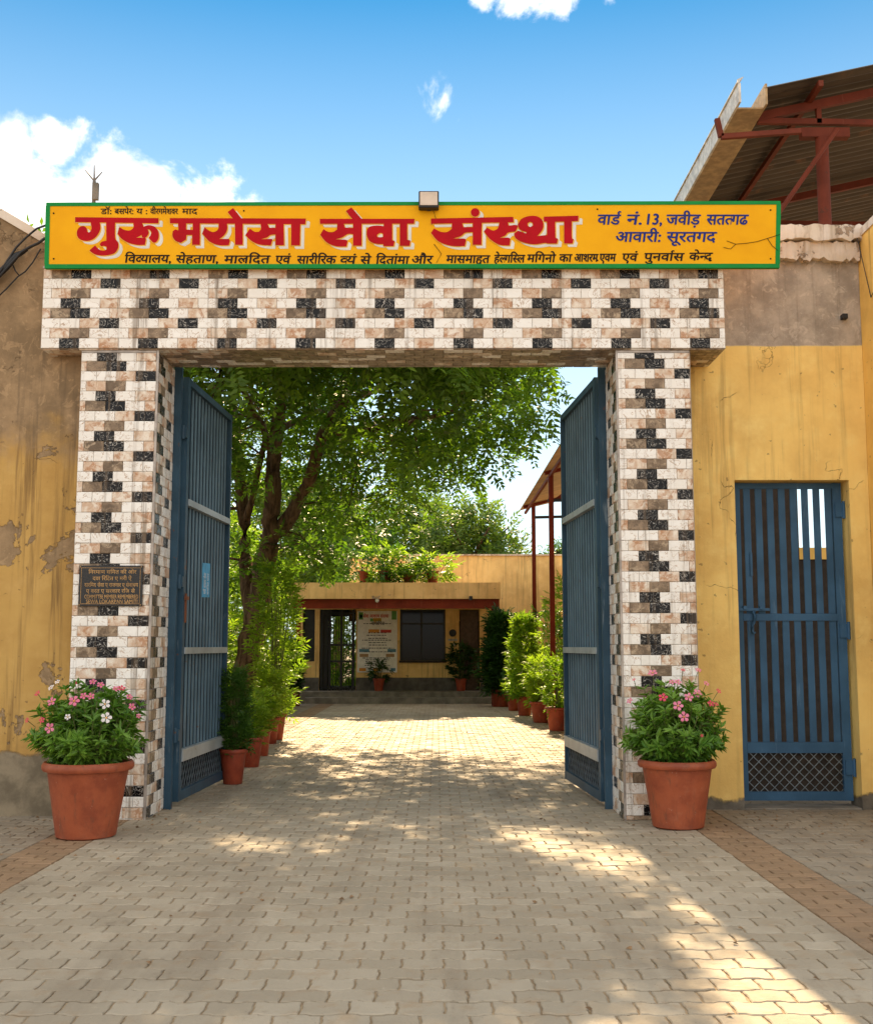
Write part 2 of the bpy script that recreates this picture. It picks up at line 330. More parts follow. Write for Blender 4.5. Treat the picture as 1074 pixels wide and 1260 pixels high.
def paver_mat(name, a, b, island=False):
    t = NT(name); r = t.geo.outputs['Random Per Island'] if island else t.n('ShaderNodeObjectInfo').outputs['Random']
    c = t.mix(r, a, b); c = t.mix(t.mr(t.noise(.55, 5, .6), .4, .65, 0, .5), c, tuple(x * .72 for x in a))
    c = t.mix(t.mr(t.noise(7, 7, .68), .50, .70, 0, .45), c, (.30, .20, .11)); c = t.mix(t.mr(t.noise(22, 6, .7), .62, .72, 0, .5), c, tuple(min(1, x * 1.4) for x in b))
    c = t.mix(t.mr(t.noise(70, 3, .6), .66, .72, 0, .5), c, (.07, .05, .035)); c = t.mix(t.mr(t.noise(2.3, 9, .75), .60, .66, 0, .35), c, (.13, .095, .065))
    c = t.mix(t.mr(t.noise(1, 7, .65, t.pos((2.2, .3, 1))), .50, .66, 0, .35), c, (.17, .13, .09)); c = t.mix(t.mr(t.noise(1.1, 8, .7, dist=.5), .60, .68, 0, .4), c, (.42, .31, .19))
    h = t.math('ADD', t.noise(30, 6, .7), t.math('MULTIPLY', t.noise(8, 4), 1.5)); return t.done(c, t.mr(t.noise(5, 5), .3, .7, .6, .85), t.bump(h, .004, .8), 0, .3)
PG = ((.315, .262, .190), (.40, .34, .255)); PO = ((.30, .195, .115), (.22, .145, .085)); PD = ((.24, .20, .15), (.31, .26, .195))
PAV = {(k, i): paver_mat("paver_%s_%d" % (k, i), *c, island=bool(i)) for k, c in (('grey', PG), ('orange', PO), ('dark', PD)) for i in (0, 1)}
JOINT = (lambda t: t.done(t.mix(t.mr(t.noise(6, 6, .7), .35, .7), (.40, .30, .19), (.28, .205, .13)), .95, t.bump(t.noise(80, 4), .004), 0, .15))(NT("joint_sand"))
GROUND = simple("bare_ground", (.26, .20, .14), .95, var=.3, scale=1.5, bump=.01)

# ------------------------------------------------------------------ setting: ground and paving
gb = MB(); gb.add([(-900, -900, -.06), (900, -900, -.06), (900, 900, -.06), (-900, 900, -.06)], [(0, 1, 2, 3)])
tag(gb.part("ground", GROUND), kind='structure')
pb = MB(); pb.box(-5.6, 5.6, -3, 27.2, -.055, -.0085); pav = tag(pb.part("pavement", JOINT), kind='structure')

def paver_shape(w, d, wavy, ph=0):
    g = .0045; x0, x1, y0, y1 = -w / 2 + g, w / 2 - g, -d / 2 + g, d / 2 - g
    if not wavy: out = [(x0, y0), (x1, y0), (x1, y1), (x0, y1)]
    else:
        a = .014
        xs = [(-.5, 0), (-.30, 0), (-.17, 1), (.17, 1), (.30, 0), (.5, 0)] if not ph else [(-.5, 1), (-.33, 1), (-.20, 0), (.20, 0), (.33, 1), (.5, 1)]
        bot = [(min(max(x * w, x0), x1), y0 + a * k) for x, k in xs]; top = [(min(max(x * w, x0), x1), y1 + a * k) for x, k in xs][::-1]
        side = [(.5, -.20, 0), (.5, -.06, 1), (.5, .14, 1), (.5, .28, 0)]
        rt = [(x1 + .004 * k, d * y) for _, y, k in side]; lf = [(x0 + .004 * k, d * y) for _, y, k in side][::-1]
        out = bot + rt + top + lf
    return out
def paver_add(mb, cx, cy, w, d, wavy, dz=0., tx=0., ty=0., rz=0., ph=0):
    o = paver_shape(w, d, wavy, ph); n = len(o); c, s = math.cos(rz), math.sin(rz); vs_ = []
    for k, (ins, z) in enumerate(((0, -.03), (0, -.004), (.0045, 0))):
        for x, y in o:
            l = math.hypot(x, y) or 1; xx = x - ins * (1 if x > 0 else -1); yy = y - ins * (1 if y > 0 else -1)
            vs_.append((cx + xx * c - yy * s, cy + xx * s + yy * c, z + dz + tx * xx + ty * yy))
    fs = [(k * n + i, k * n + (i + 1) % n, (k + 1) * n + (i + 1) % n, (k + 1) * n + i) for k in range(2) for i in range(n)] + [tuple(range(2 * n, 3 * n))]
    mb.add(vs_, fs)
PW = .18; PD_ = .15
pm = {}
for k, wavy, w, d in (('grey', 1, PW, PD_), ('dark', 1, PW, PD_), ('orange', 0, .18, .10)):
    for ph in (0, 1):
        q = MB(); paver_add(q, 0, 0, w, d, wavy, ph=ph); pm[(k, ph)] = q.mesh("paver", PAV[(k, 0)])
cells = []                              # x, y, kind, width, phase
for j in range(-38, 182):
    y = j * PD_ + .1; ph = j % 2
    if y > 27: break
    def row(x0, x1, kind):
        n = round((x1 - x0) / PW)
        if not ph:
            for i in range(n): cells.append((x0 + (i + .5) * PW, y, kind, PW, 0))
        else:
            for i in range(n - 1): cells.append((x0 + (i + 1) * PW, y, kind, PW, 1))
            cells.append((x0 + PW / 4, y, kind, PW / 2, 2)); cells.append((x0 + n * PW - PW / 4, y, kind, PW / 2, 2))
    row(-2.40, 1.92, 'grey'); row(-5.28, -2.76, 'dark'); row(2.28, 5.16, 'dark')
for j in range(-60, 270):
    y = j * .1 + .05
    if y > 27: break
    for x0 in (-2.76, 1.92):
        if j % 2: cells += [(x0 + .09, y, 'orange', .18, 0), (x0 + .27, y, 'orange', .18, 0)]
        else: cells += [(x0 + .045, y, 'orange', .09, 2), (x0 + .18, y, 'orange', .18, 0), (x0 + .315, y, 'orange', .09, 2)]
def inview(c):
    px, py = proj(c[0], c[1], 0); return c[1] > 3.5 and -20 < px < 1094 and py < 1285
vis = [c for c in cells if inview(c)]
near = {}
for kind, lim in (('grey', 300), ('dark', 120), ('orange', 160)):
    for c in sorted([c for c in vis if c[2] == kind], key=lambda c: c[1])[:lim]: near[c] = 1
nall = sorted(near, key=lambda c: c[1])
rest = {k: MB() for k in ('grey', 'dark', 'orange')}; cnt = 0
NAMES = {'grey': 'paver', 'dark': 'side_paver', 'orange': 'border_brick'}
for c in cells:
    x, y, k, w, ph = c; dz = random.gauss(0, .0014); tx = random.gauss(0, .006); ty = random.gauss(0, .007); rz = random.gauss(0, .012)
    d = .10 if k == 'orange' else PD_
    if c in near:
        if (k, ph, w) not in pm and ph == 2:
            q = MB(); paver_add(q, 0, 0, w, d, False); pm[(k, ph, w)] = q.mesh("paver", PAV[(k, 0)])
        put(NAMES[k], pm[(k, ph, w)] if ph == 2 else pm[(k, ph)], pav, (x, y, dz), (ty, -tx, rz))
    else: paver_add(rest[k], x, y, w, d, k != 'orange' and ph != 2, dz, tx, ty, rz, ph)
for k, mb in rest.items():
    tag(mb.part({'grey': "distant_pavers", 'dark': "distant_side_pavers", 'orange': "distant_border_bricks"}[k], PAV[(k, 1)], pav), kind='stuff')

# ------------------------------------------------------------------ tiled gateway
TH, TW = .083, .161
ROW = [{0: 'black', 1: 'white', 2: 'orange', 3: 'brown'}, {0: 'orange', 1: 'black', 2: 'white', 3: 'white'},
       {0: 'brown', 1: 'white', 2: 'white', 3: 'orange'}, {0: 'white', 1: 'orange', 2: 'white', 3: 'black'}]
_tc = {}
def tile_mesh(w, h, kind):
    key = (round(w, 3), round(h, 3), kind)
    if key not in _tc:
        q = MB(); g = .0012; e = .004; a, b = w / 2 - g, h / 2 - g; d = .008
        q.add([(-a, 0, -b), (a, 0, -b), (a, 0, b), (-a, 0, b), (-a, -d * .6, -b), (a, -d * .6, -b), (a, -d * .6, b), (-a, -d * .6, b),
               (-a + e, -d, -b + e), (a - e, -d, -b + e), (a - e, -d, b - e), (-a + e, -d, b - e)],
              [(0, 1, 5, 4), (1, 2, 6, 5), (2, 3, 7, 6), (3, 0, 4, 7), (4, 5, 9, 8), (5, 6, 10, 9), (6, 7, 11, 10), (7, 4, 8, 11), (8, 9, 10, 11)])
        _tc[key] = q.mesh("tile", TM[kind])
    return _tc[key]
def lay(u0, u1, v0, v1, ublack, vtop, th=TH):
    """tiles of the printed pattern over [u0,u1]x[v0,v1]; ublack is where a row-0 black tile starts, vtop a row-0 top"""
    out = []; r0 = math.floor((vtop - v1) / th) - 1; r1 = math.ceil((vtop - v0) / th) + 1
    for r in range(r0, r1):
        t = vtop - r * th; b = t - th; t, b = min(t, v1), max(b, v0)
        if t - b < .012: continue
        off = .5 * (r % 2)
        k0 = math.floor((u0 - ublack) / TW) - 2; k1 = math.ceil((u1 - ublack) / TW) + 2
        for k in range(k0, k1):
            a = ublack + (k + off) * TW; c = a + TW; a, c = max(a, u0), min(c, u1)
            if c - a < .012: continue
            out.append(((a + c) / 2, (t + b) / 2, c - a, t - b, ROW[r % 4][k % 4]))
    return out
def tiles_front(tiles, y, parent):
    for u, v, w, h, k in tiles:
        put("tile", tile_mesh(w, h, k), parent, (u, y + random.gauss(0, .001), v), (random.gauss(0, .009), 0, random.gauss(0, .006)))
def tiles_joined(tiles, frame, name, parent):
    """frame(u,v,out)->point"""
    q = MB(); order = ['white', 'black', 'orange', 'brown']
    for u, v, w, h, k in tiles:
        g = .0015; e = .004; a, b = w / 2 - g, h / 2 - g; j = random.uniform(0, .003)
        pts = [frame(u + x, v + z, d) for d, ee in ((0, 0), (.005 + j, 0), (.008 + j, e)) for x, z in ((-a + ee, -b + ee), (a - ee, -b + ee), (a - ee, b - ee), (-a + ee, b - ee))]
        q.add(pts, [(i, (i + 1) % 4, 4 + (i + 1) % 4, 4 + i) for i in range(4)] + [(4 + i, 4 + (i + 1) % 4, 8 + (i + 1) % 4, 8 + i) for i in range(4)] + [(8, 9, 10, 11)], order.index(k))
    return tag(q.part(name, [TM[k] for k in order], parent), kind='stuff')

PF, PBK = 9.10, 9.68
LZ0, LZ1 = 3.765, 4.437
def pillar(x0, x1, inner, ub, vt, label):
    t = thing("tiled_pillar", label, "pillar", ((x0 + x1) / 2, (PF + PBK) / 2, 0), "tiled pillars of the gateway")
    MB().box(x0, x1, PF, PBK, -.02, LZ0 - .002).part("pillar_core", CORE, t)
    tiles_front(lay(x0 + .002, x1 - .006, .0, LZ0 - .03, ub, vt), PF, t)
    xi = x1 if inner > 0 else x0
    tiles_joined(lay(PF + .01, PBK - .002, 0, LZ0 - .03, PF + .09, vt), lambda u, v, o: (xi + inner * o, u, v), "inner_face_tiles", t)
    MB().box(xi - .006 if inner > 0 else xi - .011, xi + .011 if inner > 0 else xi + .006, PF - .011, PF + .006, -.02, LZ0 - .004).part("corner_trim", TRIM, t)
    MB().box(x0 + .003, x1 - .01, PF - .009, PF - .001, LZ0 - .029, LZ0 - .003).part("grout_band", TRIM, t)
    return t
pillar(-2.905, -2.28, 1, -2.905 + 1.3 * TW, 3.664, "left tiled gate pillar, with the black plaque on its front")
pillar(1.475, 2.075, -1, 1.475 + 1.4 * TW, 3.353, "right tiled gate pillar, standing against the yellow wall with the small door")

t = thing("tiled_lintel", "tiled beam spanning both gate pillars below the orange signboard", "lintel", (-.43, 9.38, LZ0))
LF = 9.07
MB().box(-3.23, 2.36, LF, PBK - .004, LZ0, LZ1).part("beam_core", CORE, t)
tiles_front([q for q in lay(-3.23, 2.358, LZ0, LZ1, -3.0, LZ1, .084)], LF, t)
soff = lay(-3.22, 2.35, LF + .005, PBK - .01, -3.0, PBK, .083)
order = soff
ts = tiles_joined([(u, v, w, h, random.choice(['brown', 'brown', 'orange', 'brown', 'white']) if k != 'black' else 'brown') for u, v, w, h, k in soff],
                  lambda u, v, o: (u, v, LZ0 - o), "soffit_tiles", t)
MB().box(-3.236, 2.364, LF - .012, LF + .0, LZ1 + .001, LZ1 + .02).part("top_bead", TRIM, t)
# light wires and seepage boards behind sign stay out: nothing else shows on the beam

# ------------------------------------------------------------------ signboard
SY = 8.985
def SP(px, py, dy=0.): q = P(px, py, SY - dy); return q
def crp(pts, seg=4, ang=50):
    n = len(pts); out = []; pts = [Vector((p[0], p[1])) for p in pts]; sharp = []
    for i in range(n):
        a = pts[i] - pts[i - 1]; b = pts[(i + 1) % n] - pts[i]
        sharp.append(a.length < 1e-6 or b.length < 1e-6 or abs(a.angle_signed(b)) > R(ang))
    for i in range(n):
        p0, p1, p2, p3 = pts[i - 1], pts[i], pts[(i + 1) % n], pts[(i + 2) % n]
        if sharp[i] and sharp[(i + 1) % n]: out.append(p1); continue
        m1 = Vector((0, 0)) if False else ((p2 - p0) / 2 if not sharp[i] else (p2 - p1) * .8)
        m2 = (p3 - p1) / 2 if not sharp[(i + 1) % n] else (p2 - p1) * .8
        for k in range(seg):
            u = k / seg; out.append((2 * u**3 - 3 * u**2 + 1) * p1 + (u**3 - 2 * u**2 + u) * m1 + (-2 * u**3 + 3 * u**2) * p2 + (u**3 - u**2) * m2)
    return out
def fill_poly(loops):
    """2D polygon(s) with holes -> triangles through a filled curve"""
    c = bpy.data.curves.new("p", 'CURVE'); c.dimensions = '2D'; c.fill_mode = 'BOTH'
    for lp in loops:
        s = c.splines.new('POLY'); s.points.add(len(lp) - 1); s.use_cyclic_u = True
        for i, p in enumerate(lp): s.points[i].co = (p[0], p[1], 0, 1)
    o = bpy.data.objects.new("p", c); COL.objects.link(o); bpy.context.view_layer.update()
    me = bpy.data.meshes.new_from_object(o.evaluated_get(bpy.context.evaluated_depsgraph_get()))
    vs_ = [(v.co.x, v.co.y) for v in me.vertices]; fs = [tuple(f.vertices) for f in me.polygons]
    bpy.data.objects.remove(o); bpy.data.curves.remove(c); bpy.data.meshes.remove(me); return vs_, fs
def text2d(s, offset=.0, shear=0.):
    """visual-order Devanagari; '|' halves the letter before it, '^' puts a reph hook on it, '~' a small foot stroke"""
    V, F = [], []; x = 0.; dg = bpy.context.evaluated_depsgraph_get
    chunks = []; cur = ''
    for ch in s:
        if ch in '|^~': chunks.append((cur, ch)); cur = ''
        else: cur += ch
    chunks.append((cur, ''))
    for body, mark in chunks:
        if body:
            c = bpy.data.curves.new("t", 'FONT'); c.body = body; c.size = 1; c.resolution_u = 3; c.fill_mode = 'FRONT'
            o = bpy.data.objects.new("t", c); COL.objects.link(o); bpy.context.view_layer.update()
            me = bpy.data.meshes.new_from_object(o.evaluated_get(dg()))
            if len(me.vertices):
                bm = bmesh.new(); bm.from_mesh(me); mxx = max(v.co.x for v in bm.verts)
                if mark == '|':
                    cut = mxx - .175; bmesh.ops.bisect_plane(bm, geom=bm.verts[:] + bm.edges[:] + bm.faces[:], plane_co=(cut, 0, 0), plane_no=(1, 0, 0), clear_outer=True); mxx = cut
                b = len(V); bm.verts.index_update(); V += [(v.co.x + x, v.co.y) for v in bm.verts]; F += [tuple(b + v.index for v in f.verts) for f in bm.faces]; bm.free()
                x += mxx - .005
            bpy.data.objects.remove(o); bpy.data.curves.remove(c); bpy.data.meshes.remove(me)
        if mark in ('^', '~'):
            pts = [(-.16, .66), (-.20, .78), (-.12, .86), (-.02, .84), (0.0, .78), (-.06, .80), (-.12, .79), (-.11, .72), (-.10, .66)] if mark == '^' else [(-.22, -.02), (-.13, -.08), (-.02, -.02), (-.02, .05), (-.12, -.01), (-.20, .05)]
            b = len(V); V += [(px + x, py) for px, py in pts]; F.append(tuple(range(b, b + len(pts))))
    return [(a + shear * b, b) for a, b in V], F
def text_fit(mb, s, x0, x1, yb, yt, to3, mi=0, offset=.012, shear=0., skew=None):
    """fit the words into pixel box; yt is the head line, yb the foot"""
    V, F = text2d(s, offset, shear)
    if not V: return
    xa = min(v[0] for v in V); xb = max(v[0] for v in V); k = (x1 - x0) / (xb - xa); base, head = -.0, .62
    e = offset * (yb - yt) / .62
    for j, (ox, oy) in enumerate(((0, 0), (e, 0), (-e, 0), (0, e * .7), (0, -e * .7), (e * .6, e * .6))):
        pts = [to3(x0 + (a - xa) * k + ox, yb - (b - base) / (head - base) * (yb - yt) + oy) for a, b in V]
        mb.add([(p[0], p[1] - .00006 * j, p[2]) if not callable(getattr(to3, 'deep', None)) else p for p in pts], F, mi)

SIGN_O = (lambda t: t.done(t.mix(t.mr(t.noise(3, 5), .35, .7), (.86, .42, .006), (.80, .37, .005)), .6, t.bump(t.noise(20, 5), .002, .5), 0, .12))(NT("sign_orange"))
def chip_paint(name, col, chip=(.45, .33, .20), amt=.68, rough=.5):
    t = NT(name); c = t.mix(t.mr(t.noise(5, 4), .3, .7), col, tuple(x * .85 for x in col)); c = t.mix(t.mr(t.noise(17, 8, .75), amt, amt + .02), c, chip); return t.done(c, .6, None, 0, .12)
S_GREEN = chip_paint("sign_green", (.012, .26, .055)); S_RED = chip_paint("sign_red", (.46, .003, .010), (.75, .40, .10), .74); S_WHITE = chip_paint("sign_white", (.78, .75, .68), (.78, .45, .12), .72)
S_BLACK = chip_paint("sign_black", (.020, .014, .010), (.55, .32, .05), .72); S_BLUE = chip_paint("sign_blue", (.020, .035, .20), (.6, .35, .05), .74); S_PALE = chip_paint("sign_edge_orange", (.88, .46, .07), (.8, .35, .02), .8)
tl, tr_, bl, br = SP(57, 249.5), SP(960, 247.5), SP(55, 329.6), SP(959, 329)
sign = thing("signboard", "orange painted signboard with red Hindi lettering and green border above the gate", "signboard", (0, SY, 4.45))
q = MB(); pts = [tl, tr_, br, bl]; back = [p + Vector((0, .045, 0)) for p in pts]
q.add(pts + back, [(3, 2, 1, 0), (4, 5, 6, 7), (0, 1, 5, 4), (1, 2, 6, 5), (2, 3, 7, 6), (3, 0, 4, 7)]); q.part("board", SIGN_O, sign)
q = MB()
def band(a, b, wa, inward):
    a0, b0 = a.copy(), b.copy(); i = inward.normalized() * wa; f = Vector((0, -.004, 0))
    q.add([a0 + f, b0 + f, b0 + i + f, a0 + i + f, a0 + Vector((0, .03, 0)), b0 + Vector((0, .03, 0)), b0 + i + Vector((0, .0005, 0)), a0 + i + Vector((0, .0005, 0))], [(0, 1, 2, 3), (0, 4, 5, 1), (3, 2, 6, 7), (0, 3, 7, 4), (1, 5, 6, 2)])
eps = Vector((.028, 0, 0))
band(tl + Vector((.0, 0, .003)), tr_ + Vector((0, 0, .003)), .030, Vector((0, 0, -1))); band(bl - Vector((0, 0, .002)), br - Vector((0, 0, .002)), .034, Vector((0, 0, 1)))
z1, z2 = Vector((0, 0, -.0272)), Vector((0, 0, .0325))
band(bl + z2 - Vector((.003, 0, 0)), tl + z1 - Vector((.003, 0, 0)), .036, Vector((1, 0, 0))); band(tr_ + z1 + Vector((.003, 0, 0)), br + z2 + Vector((.003, 0, 0)), .036, Vector((-1, 0, 0)))
q.part("border", S_GREEN, sign)
Z1 = lambda x, y: (50 + x / 6.7125, 240 + y / 6.7125); Z2 = lambda x, y: (200 + x / 5.37, 240 + y / 5.37); Z3 = lambda x, y: (380 + x / 5.967, 240 + y / 5.967); Z4 = lambda x, y: (520 + x / 5.114, 240 + y / 5.114)
BIG = [
 (Z1, [[(285,180),(975,188),(972,232),(285,221)]]),
 (Z1, [[(412,218),(420,262),(415,290),(400,307),(385,300),(380,272),(355,254),(322,262),(300,298),(306,345),(340,371),(392,376),(440,358),(475,320),(494,272),(487,218)]]),
 (Z1, [[(541,215),(615,215),(616,352),(638,385),(641,430),(620,468),(585,488),(520,498),(455,490),(420,470),(403,455),(450,412),(466,432),(492,452),(525,456),(545,446),(545,426),(525,418),(500,422),(487,406),(503,384),(543,374)]]),
 (Z1, [[(765,228),(768,262),(745,287),(712,290),(680,280),(650,262),(635,316),(670,360),(730,394),(800,410),(862,409),(870,362),(857,350),(790,350),(828,330),(846,300),(852,270),(838,228)]]),
 (Z1, [[(840,262),(895,246),(945,262),(972,300),(975,350),(955,386),(930,391),(905,366),(893,348),(908,330),(914,305),(900,284),(884,281),(893,308),(882,335),(862,352),(838,345),(832,318),(846,290)]]),
 (Z2, [[(48,150),(947,153),(943,191),(50,185)]]),
 (Z2, [[(103,180),(156,180),(156,226),(200,228),(200,180),(247,180),(247,327),(196,327),(196,262),(158,262),(155,292),(120,314),(85,300),(66,270),(68,236),(85,225),(105,232)]]),
 (Z2, [[(370,182),(368,222),(342,242),(310,235),(278,212),(262,252),(310,305),(370,329),(437,330),(445,300),(438,288),(375,288),(402,268),(422,240),(428,212),(425,182)]]),
 (Z2, [[(478,182),(530,182),(530,327),(480,327)]]), (Z2, [[(430,110),(466,84),(522,155),(470,155)]]),
 (Z2, [[(648,184),(650,222),(636,241),(608,240),(578,220),(547,262),(585,300),(640,325),(715,331),(726,292),(715,288),(650,290),(690,278),(712,262),(746,258),(746,330),(803,330),(800,184),(746,184),(746,215),(705,214),(692,186)]]),
 (Z2, [[(850,186),(910,186),(907,331),(850,331)]]),
 (Z3, [[(80,172),(777,172),(772,208),(82,209)]]),
 (Z3, [[(210,204),(206,252),(178,269),(140,267),(108,248),(83,290),(130,345),(200,374),(276,376),(284,336),(268,326),(195,323),(245,308),(286,284),(325,285),(325,370),(387,370),(388,204),(325,204),(325,240),(264,236),(256,206)]]),
 (Z3, [[(272,115),(312,88),(388,176),(325,176)]]),
 (Z3, [[(550,204),(612,204),(612,330),(630,334),(622,373),(548,373),(546,358),(490,355),(445,334),(425,290),(430,247),(460,226),(510,222),(550,226)], [(524,276),(544,282),(546,305),(524,308),(502,305),(500,290)]]),
 (Z3, [[(668,204),(722,204),(722,326),(745,331),(740,371),(668,371)]]),
 (Z4, [[(52,146),(570,135),(572,169),(52,179)]]), (Z4, [[(357, 107),(349,126),(330,134),(311,126),(303,107),(311,88),(330,80),(349,88)]]),
 (Z4, [[(185,174),(182,212),(152,231),(110,228),(72,208),(52,236),(100,290),(180,318),(265,319),(273,282),(260,272),(190,272),(240,256),(268,235),(315,232),(315,311),(370,311),(372,168),(315,170),(315,200),(256,200),(248,172)]]),
 (Z4, [[(484,168),(472,208),(442,221),(405,203),(385,226),(420,272),(480,310),(546,316),(552,277),(538,266),(484,268),(520,252),(538,234),(583,228),(600,195),(588,187),(540,190),(535,165)]]),
 (Z4, [[(600,222),(650,240),(655,232),(612,215),(598,185),(620,150),(660,132),(712,130),(748,150),(760,185),(750,222),(720,256),(782,250),(782,165),(762,165),(762,134),(980,128),(978,161),(938,163),(938,264),(950,275),(942,303),(890,303),(890,165),(833,166),(835,266),(850,273),(845,303),(785,303),(770,299),(700,308),(630,295),(585,270),(575,240)], [(677,166),(692,174),(694,190),(677,200),(661,192),(660,174)]]),
]
qr, qw, qo = MB(), MB(), MB()
for i, (Z, loops) in enumerate(BIG):
    lp = [crp([Z(*p) for p in l]) for l in loops]; V, F = fill_poly(lp)
    for (dx, dy), mb, dep in (((0, 0), qr, .0050 + i * .0001), ((5.2, 4.3), qw, .0010 + i * .00005), ((4.2, 3.2), qw, .0022 + i * .00004), ((1.3, 1.2), qo, .0034 + i * .00004), ((-.5, .8), qo, .0042 + i * .00002)):
        mb.add([SP(a + dx, b + dy, dep) for a, b in V], F)
qr.part("red_lettering", S_RED, sign); qw.part("white_letter_shadow", S_WHITE, sign); qo.part("letter_outline", S_PALE, sign)
def sline(mb, items, yb, yt, off, shear, dep):
    for s, x0, x1, *o in items:
        sag = np.interp((x0 + x1) / 2, [154, 470, 860], [0, 1.8, -2.6]) if yb == 322.6 else 0
        text_fit(mb, s, x0, x1, yb + sag, yt + sag, lambda a, b: SP(a, b, dep), 0, off, shear)
qb = MB(); sline(qb, [("डॉ:", 124, 137), ("बसपेर:", 141, 164), ("य :", 168, 181), ("वीरगमेश्वर".replace("श्व", "शव"), 185, 219), ("माद", 224, 243)], 263, 256.5, .02, 0, .003)
sline(qb, [("िवद|यालय,", 154, 210), ("सेहताण,", 217, 268), ("मालद्दित".replace("द्दित", "िदत"), 276.5, 333), ("एवं", 339.5, 358), ("सारीिरक", 366, 414), ("व|यं", 419, 439), ("से", 444, 457), ("िदतांमा", 463, 504), ("और", 507, 533),
           ("मासमाहृत", 549.5, 603), ("हेल|गिस|ल", 608.5, 646), ("मिगनो", 649, 684), ("का", 688.5, 704), ("आशरम", 707, 736), ("एवम", 738, 758), ("एवं", 766, 785), ("पुनवा^स", 793, 842), ("केन|द~र".replace("~र", "~"), 848.5, 877)], 322.6, 313.4, .028, .12, .003)
tag(qb.part("black_lettering", S_BLACK, sign), kind="stuff")
qb = MB(); sline(qb, [("वाड^", 736, 764), ("नं.", 772, 789), ("13,", 796, 814), ("जवीड़", 820.5, 862), ("सतत|गढ", 870, 921)], 275.8, 264, .028, .12, .003)
sline(qb, [("आवारी:", 758, 813), ("सूरतगद", 821, 882)], 297, 285.4, .028, .12, .003); tag(qb.part("blue_lettering", S_BLUE, sign), kind="stuff")
MB().box(-3.2, 2.34, 9.16, 9.40, LZ1 + .001, 4.90).part("added_parapet", COPING, t)  # unseen parapet added to stop sun leaking through below the sign
for l in ([(960, 288), (944, 293), (931, 297), (918, 299), (905, 300), (894, 296)], [(944, 293), (950, 302), (957, 308)], [(905, 300), (899, 306), (890, 304)], [(533, 258), (536, 268), (531, 276)], [(534, 300), (543, 312), (537, 323)]):
    MB().tube([tuple(SP(x, y, .0045)) for x, y in l], .0022, 4).part("crack", S_BLACK, sign)
for x, y in ((66, 262), (66, 318), (300, 259), (300, 321), (735, 257), (735, 320), (948, 258), (948, 318)):
    MB().tube([tuple(SP(x, y, .0)), tuple(SP(x, y, .006))], .007, 7).part("screw", S_BLACK, sign)
for x in (-2.9, -1.1, .5, 2.2): MB().beam((x, SY + .075, LZ1 + .001), (x, SY + .075, 4.93), .04, .04).part("support_post", BLACKM, sign)
# floodlight on top edge
c0, c1 = P(515, 234, 8.90), P(540, 254.5, 8.90)
t = thing("floodlight", "small square floodlight mounted on the top edge of the signboard", "floodlight", ((c0.x + c1.x) / 2, 8.95, c1.z))
MB().box(c0.x, c1.x, 8.905, 8.98, c1.z, c0.z, bev=.006).part("housing", BLACKM, t)
MB().box(c0.x + .012, c1.x - .012, 8.899, 8.906, c1.z + .018, c0.z - .012).part("lens", simple("lamp_lens", (.62, .50, .40), .25, var=.1), t)
MB().beam(((c0.x + c1.x) / 2, 8.97, c1.z - .0), ((c0.x + c1.x) / 2, 9.05, c1.z + .03), .03, .01).part("bracket", BLACKM, t)
# twiggy aerial pole
a = P(115, 262, 9.55); b = P(116, 222, 9.55)
t = thing("aerial_pole", "thin grey aerial pole with three prongs rising behind the signboard's left end", "aerial", (a.x, 9.55, LZ1))
q = MB(); q.tube([(a.x, 9.55, LZ1 - .0), tuple(a), tuple(b)], [.02, .018, .015], 7); q.part("pole", simple("weathered_grey", (.14, .13, .12), .8), t)
for x, y in ((105, 209), (116, 203), (126, 211)):
    MB().tube([tuple(b), tuple(P(x, y, 9.55))], [.009, .004], 5).part("prong", simple("prong_metal", (.16, .15, .14), .6), t)
m = P(117, 232, 9.53); MB().box(m.x - .02, m.x + .03, 9.51, 9.55, m.z - .10, m.z + .05).part("junction_box", simple("box_grey", (.16, .15, .13), .8), t)
# plaque
pa, pc = P(98, 696, 9.075), P(174.5, 746, 9.075); GOLD = simple("plaque_gold", (.42, .24, .09), .4, .3); GRAN = simple("plaque_black", (.016, .012, .010), .22, var=.5, scale=60)
t = thing("plaque", "black granite plaque with gold lettering fixed on the left pillar", "plaque", ((pa.x + pc.x) / 2, 9.075, pc.z))
MB().box(pa.x, pc.x, 9.07, 9.094, pc.z, pa.z, bev=.003).part("slab", GRAN, t)
q = MB(); e = .017; w = .003
for bx in ((pa.x + e, pc.x - e, pa.z - e - w, pa.z - e), (pa.x + e, pc.x - e, pc.z + e, pc.z + e + w), (pa.x + e, pa.x + e + w, pc.z + e + .004, pa.z - e - .004), (pc.x - e - w, pc.x - e, pc.z + e + .004, pa.z - e - .004)):
    q.box(bx[0], bx[1], 9.0685, 9.0705, bx[2], bx[3])
q.part("gold_border", GOLD, t); q = MB()
for s, x0, x1, yb in (("ििनरमाण सिमत की ओर", 109, 168, 706), ("दवा िरिटत ए मरी ऐ", 114, 162, 714), ("दारिमद सेवा ए राजगार ए सेवाधय", 104, 170, 722), ("ए वरत ए सरकार रिज से", 106, 166, 729.5), ("COMMITTEE MEMBER REMEMBERED", 104, 170, 736.5), ("SEWA LOKARPAN SAMITI", 106, 169, 742.5)):
    text_fit(q, s.replace("िि", "ि"), x0, x1, yb, yb - 4.2, lambda a, b: P(a, b, 9.068), 0, .01)
q.part("gold_lettering", GOLD, t)
for x, z in ((pa.x + .01, pa.z - .01), (pc.x - .01, pa.z - .01), (pa.x + .01, pc.z + .01), (pc.x - .01, pc.z + .01)):
    MB().box(x - .004, x + .004, 9.066, 9.0705, z - .004, z + .004).part("screw", GOLD, t)

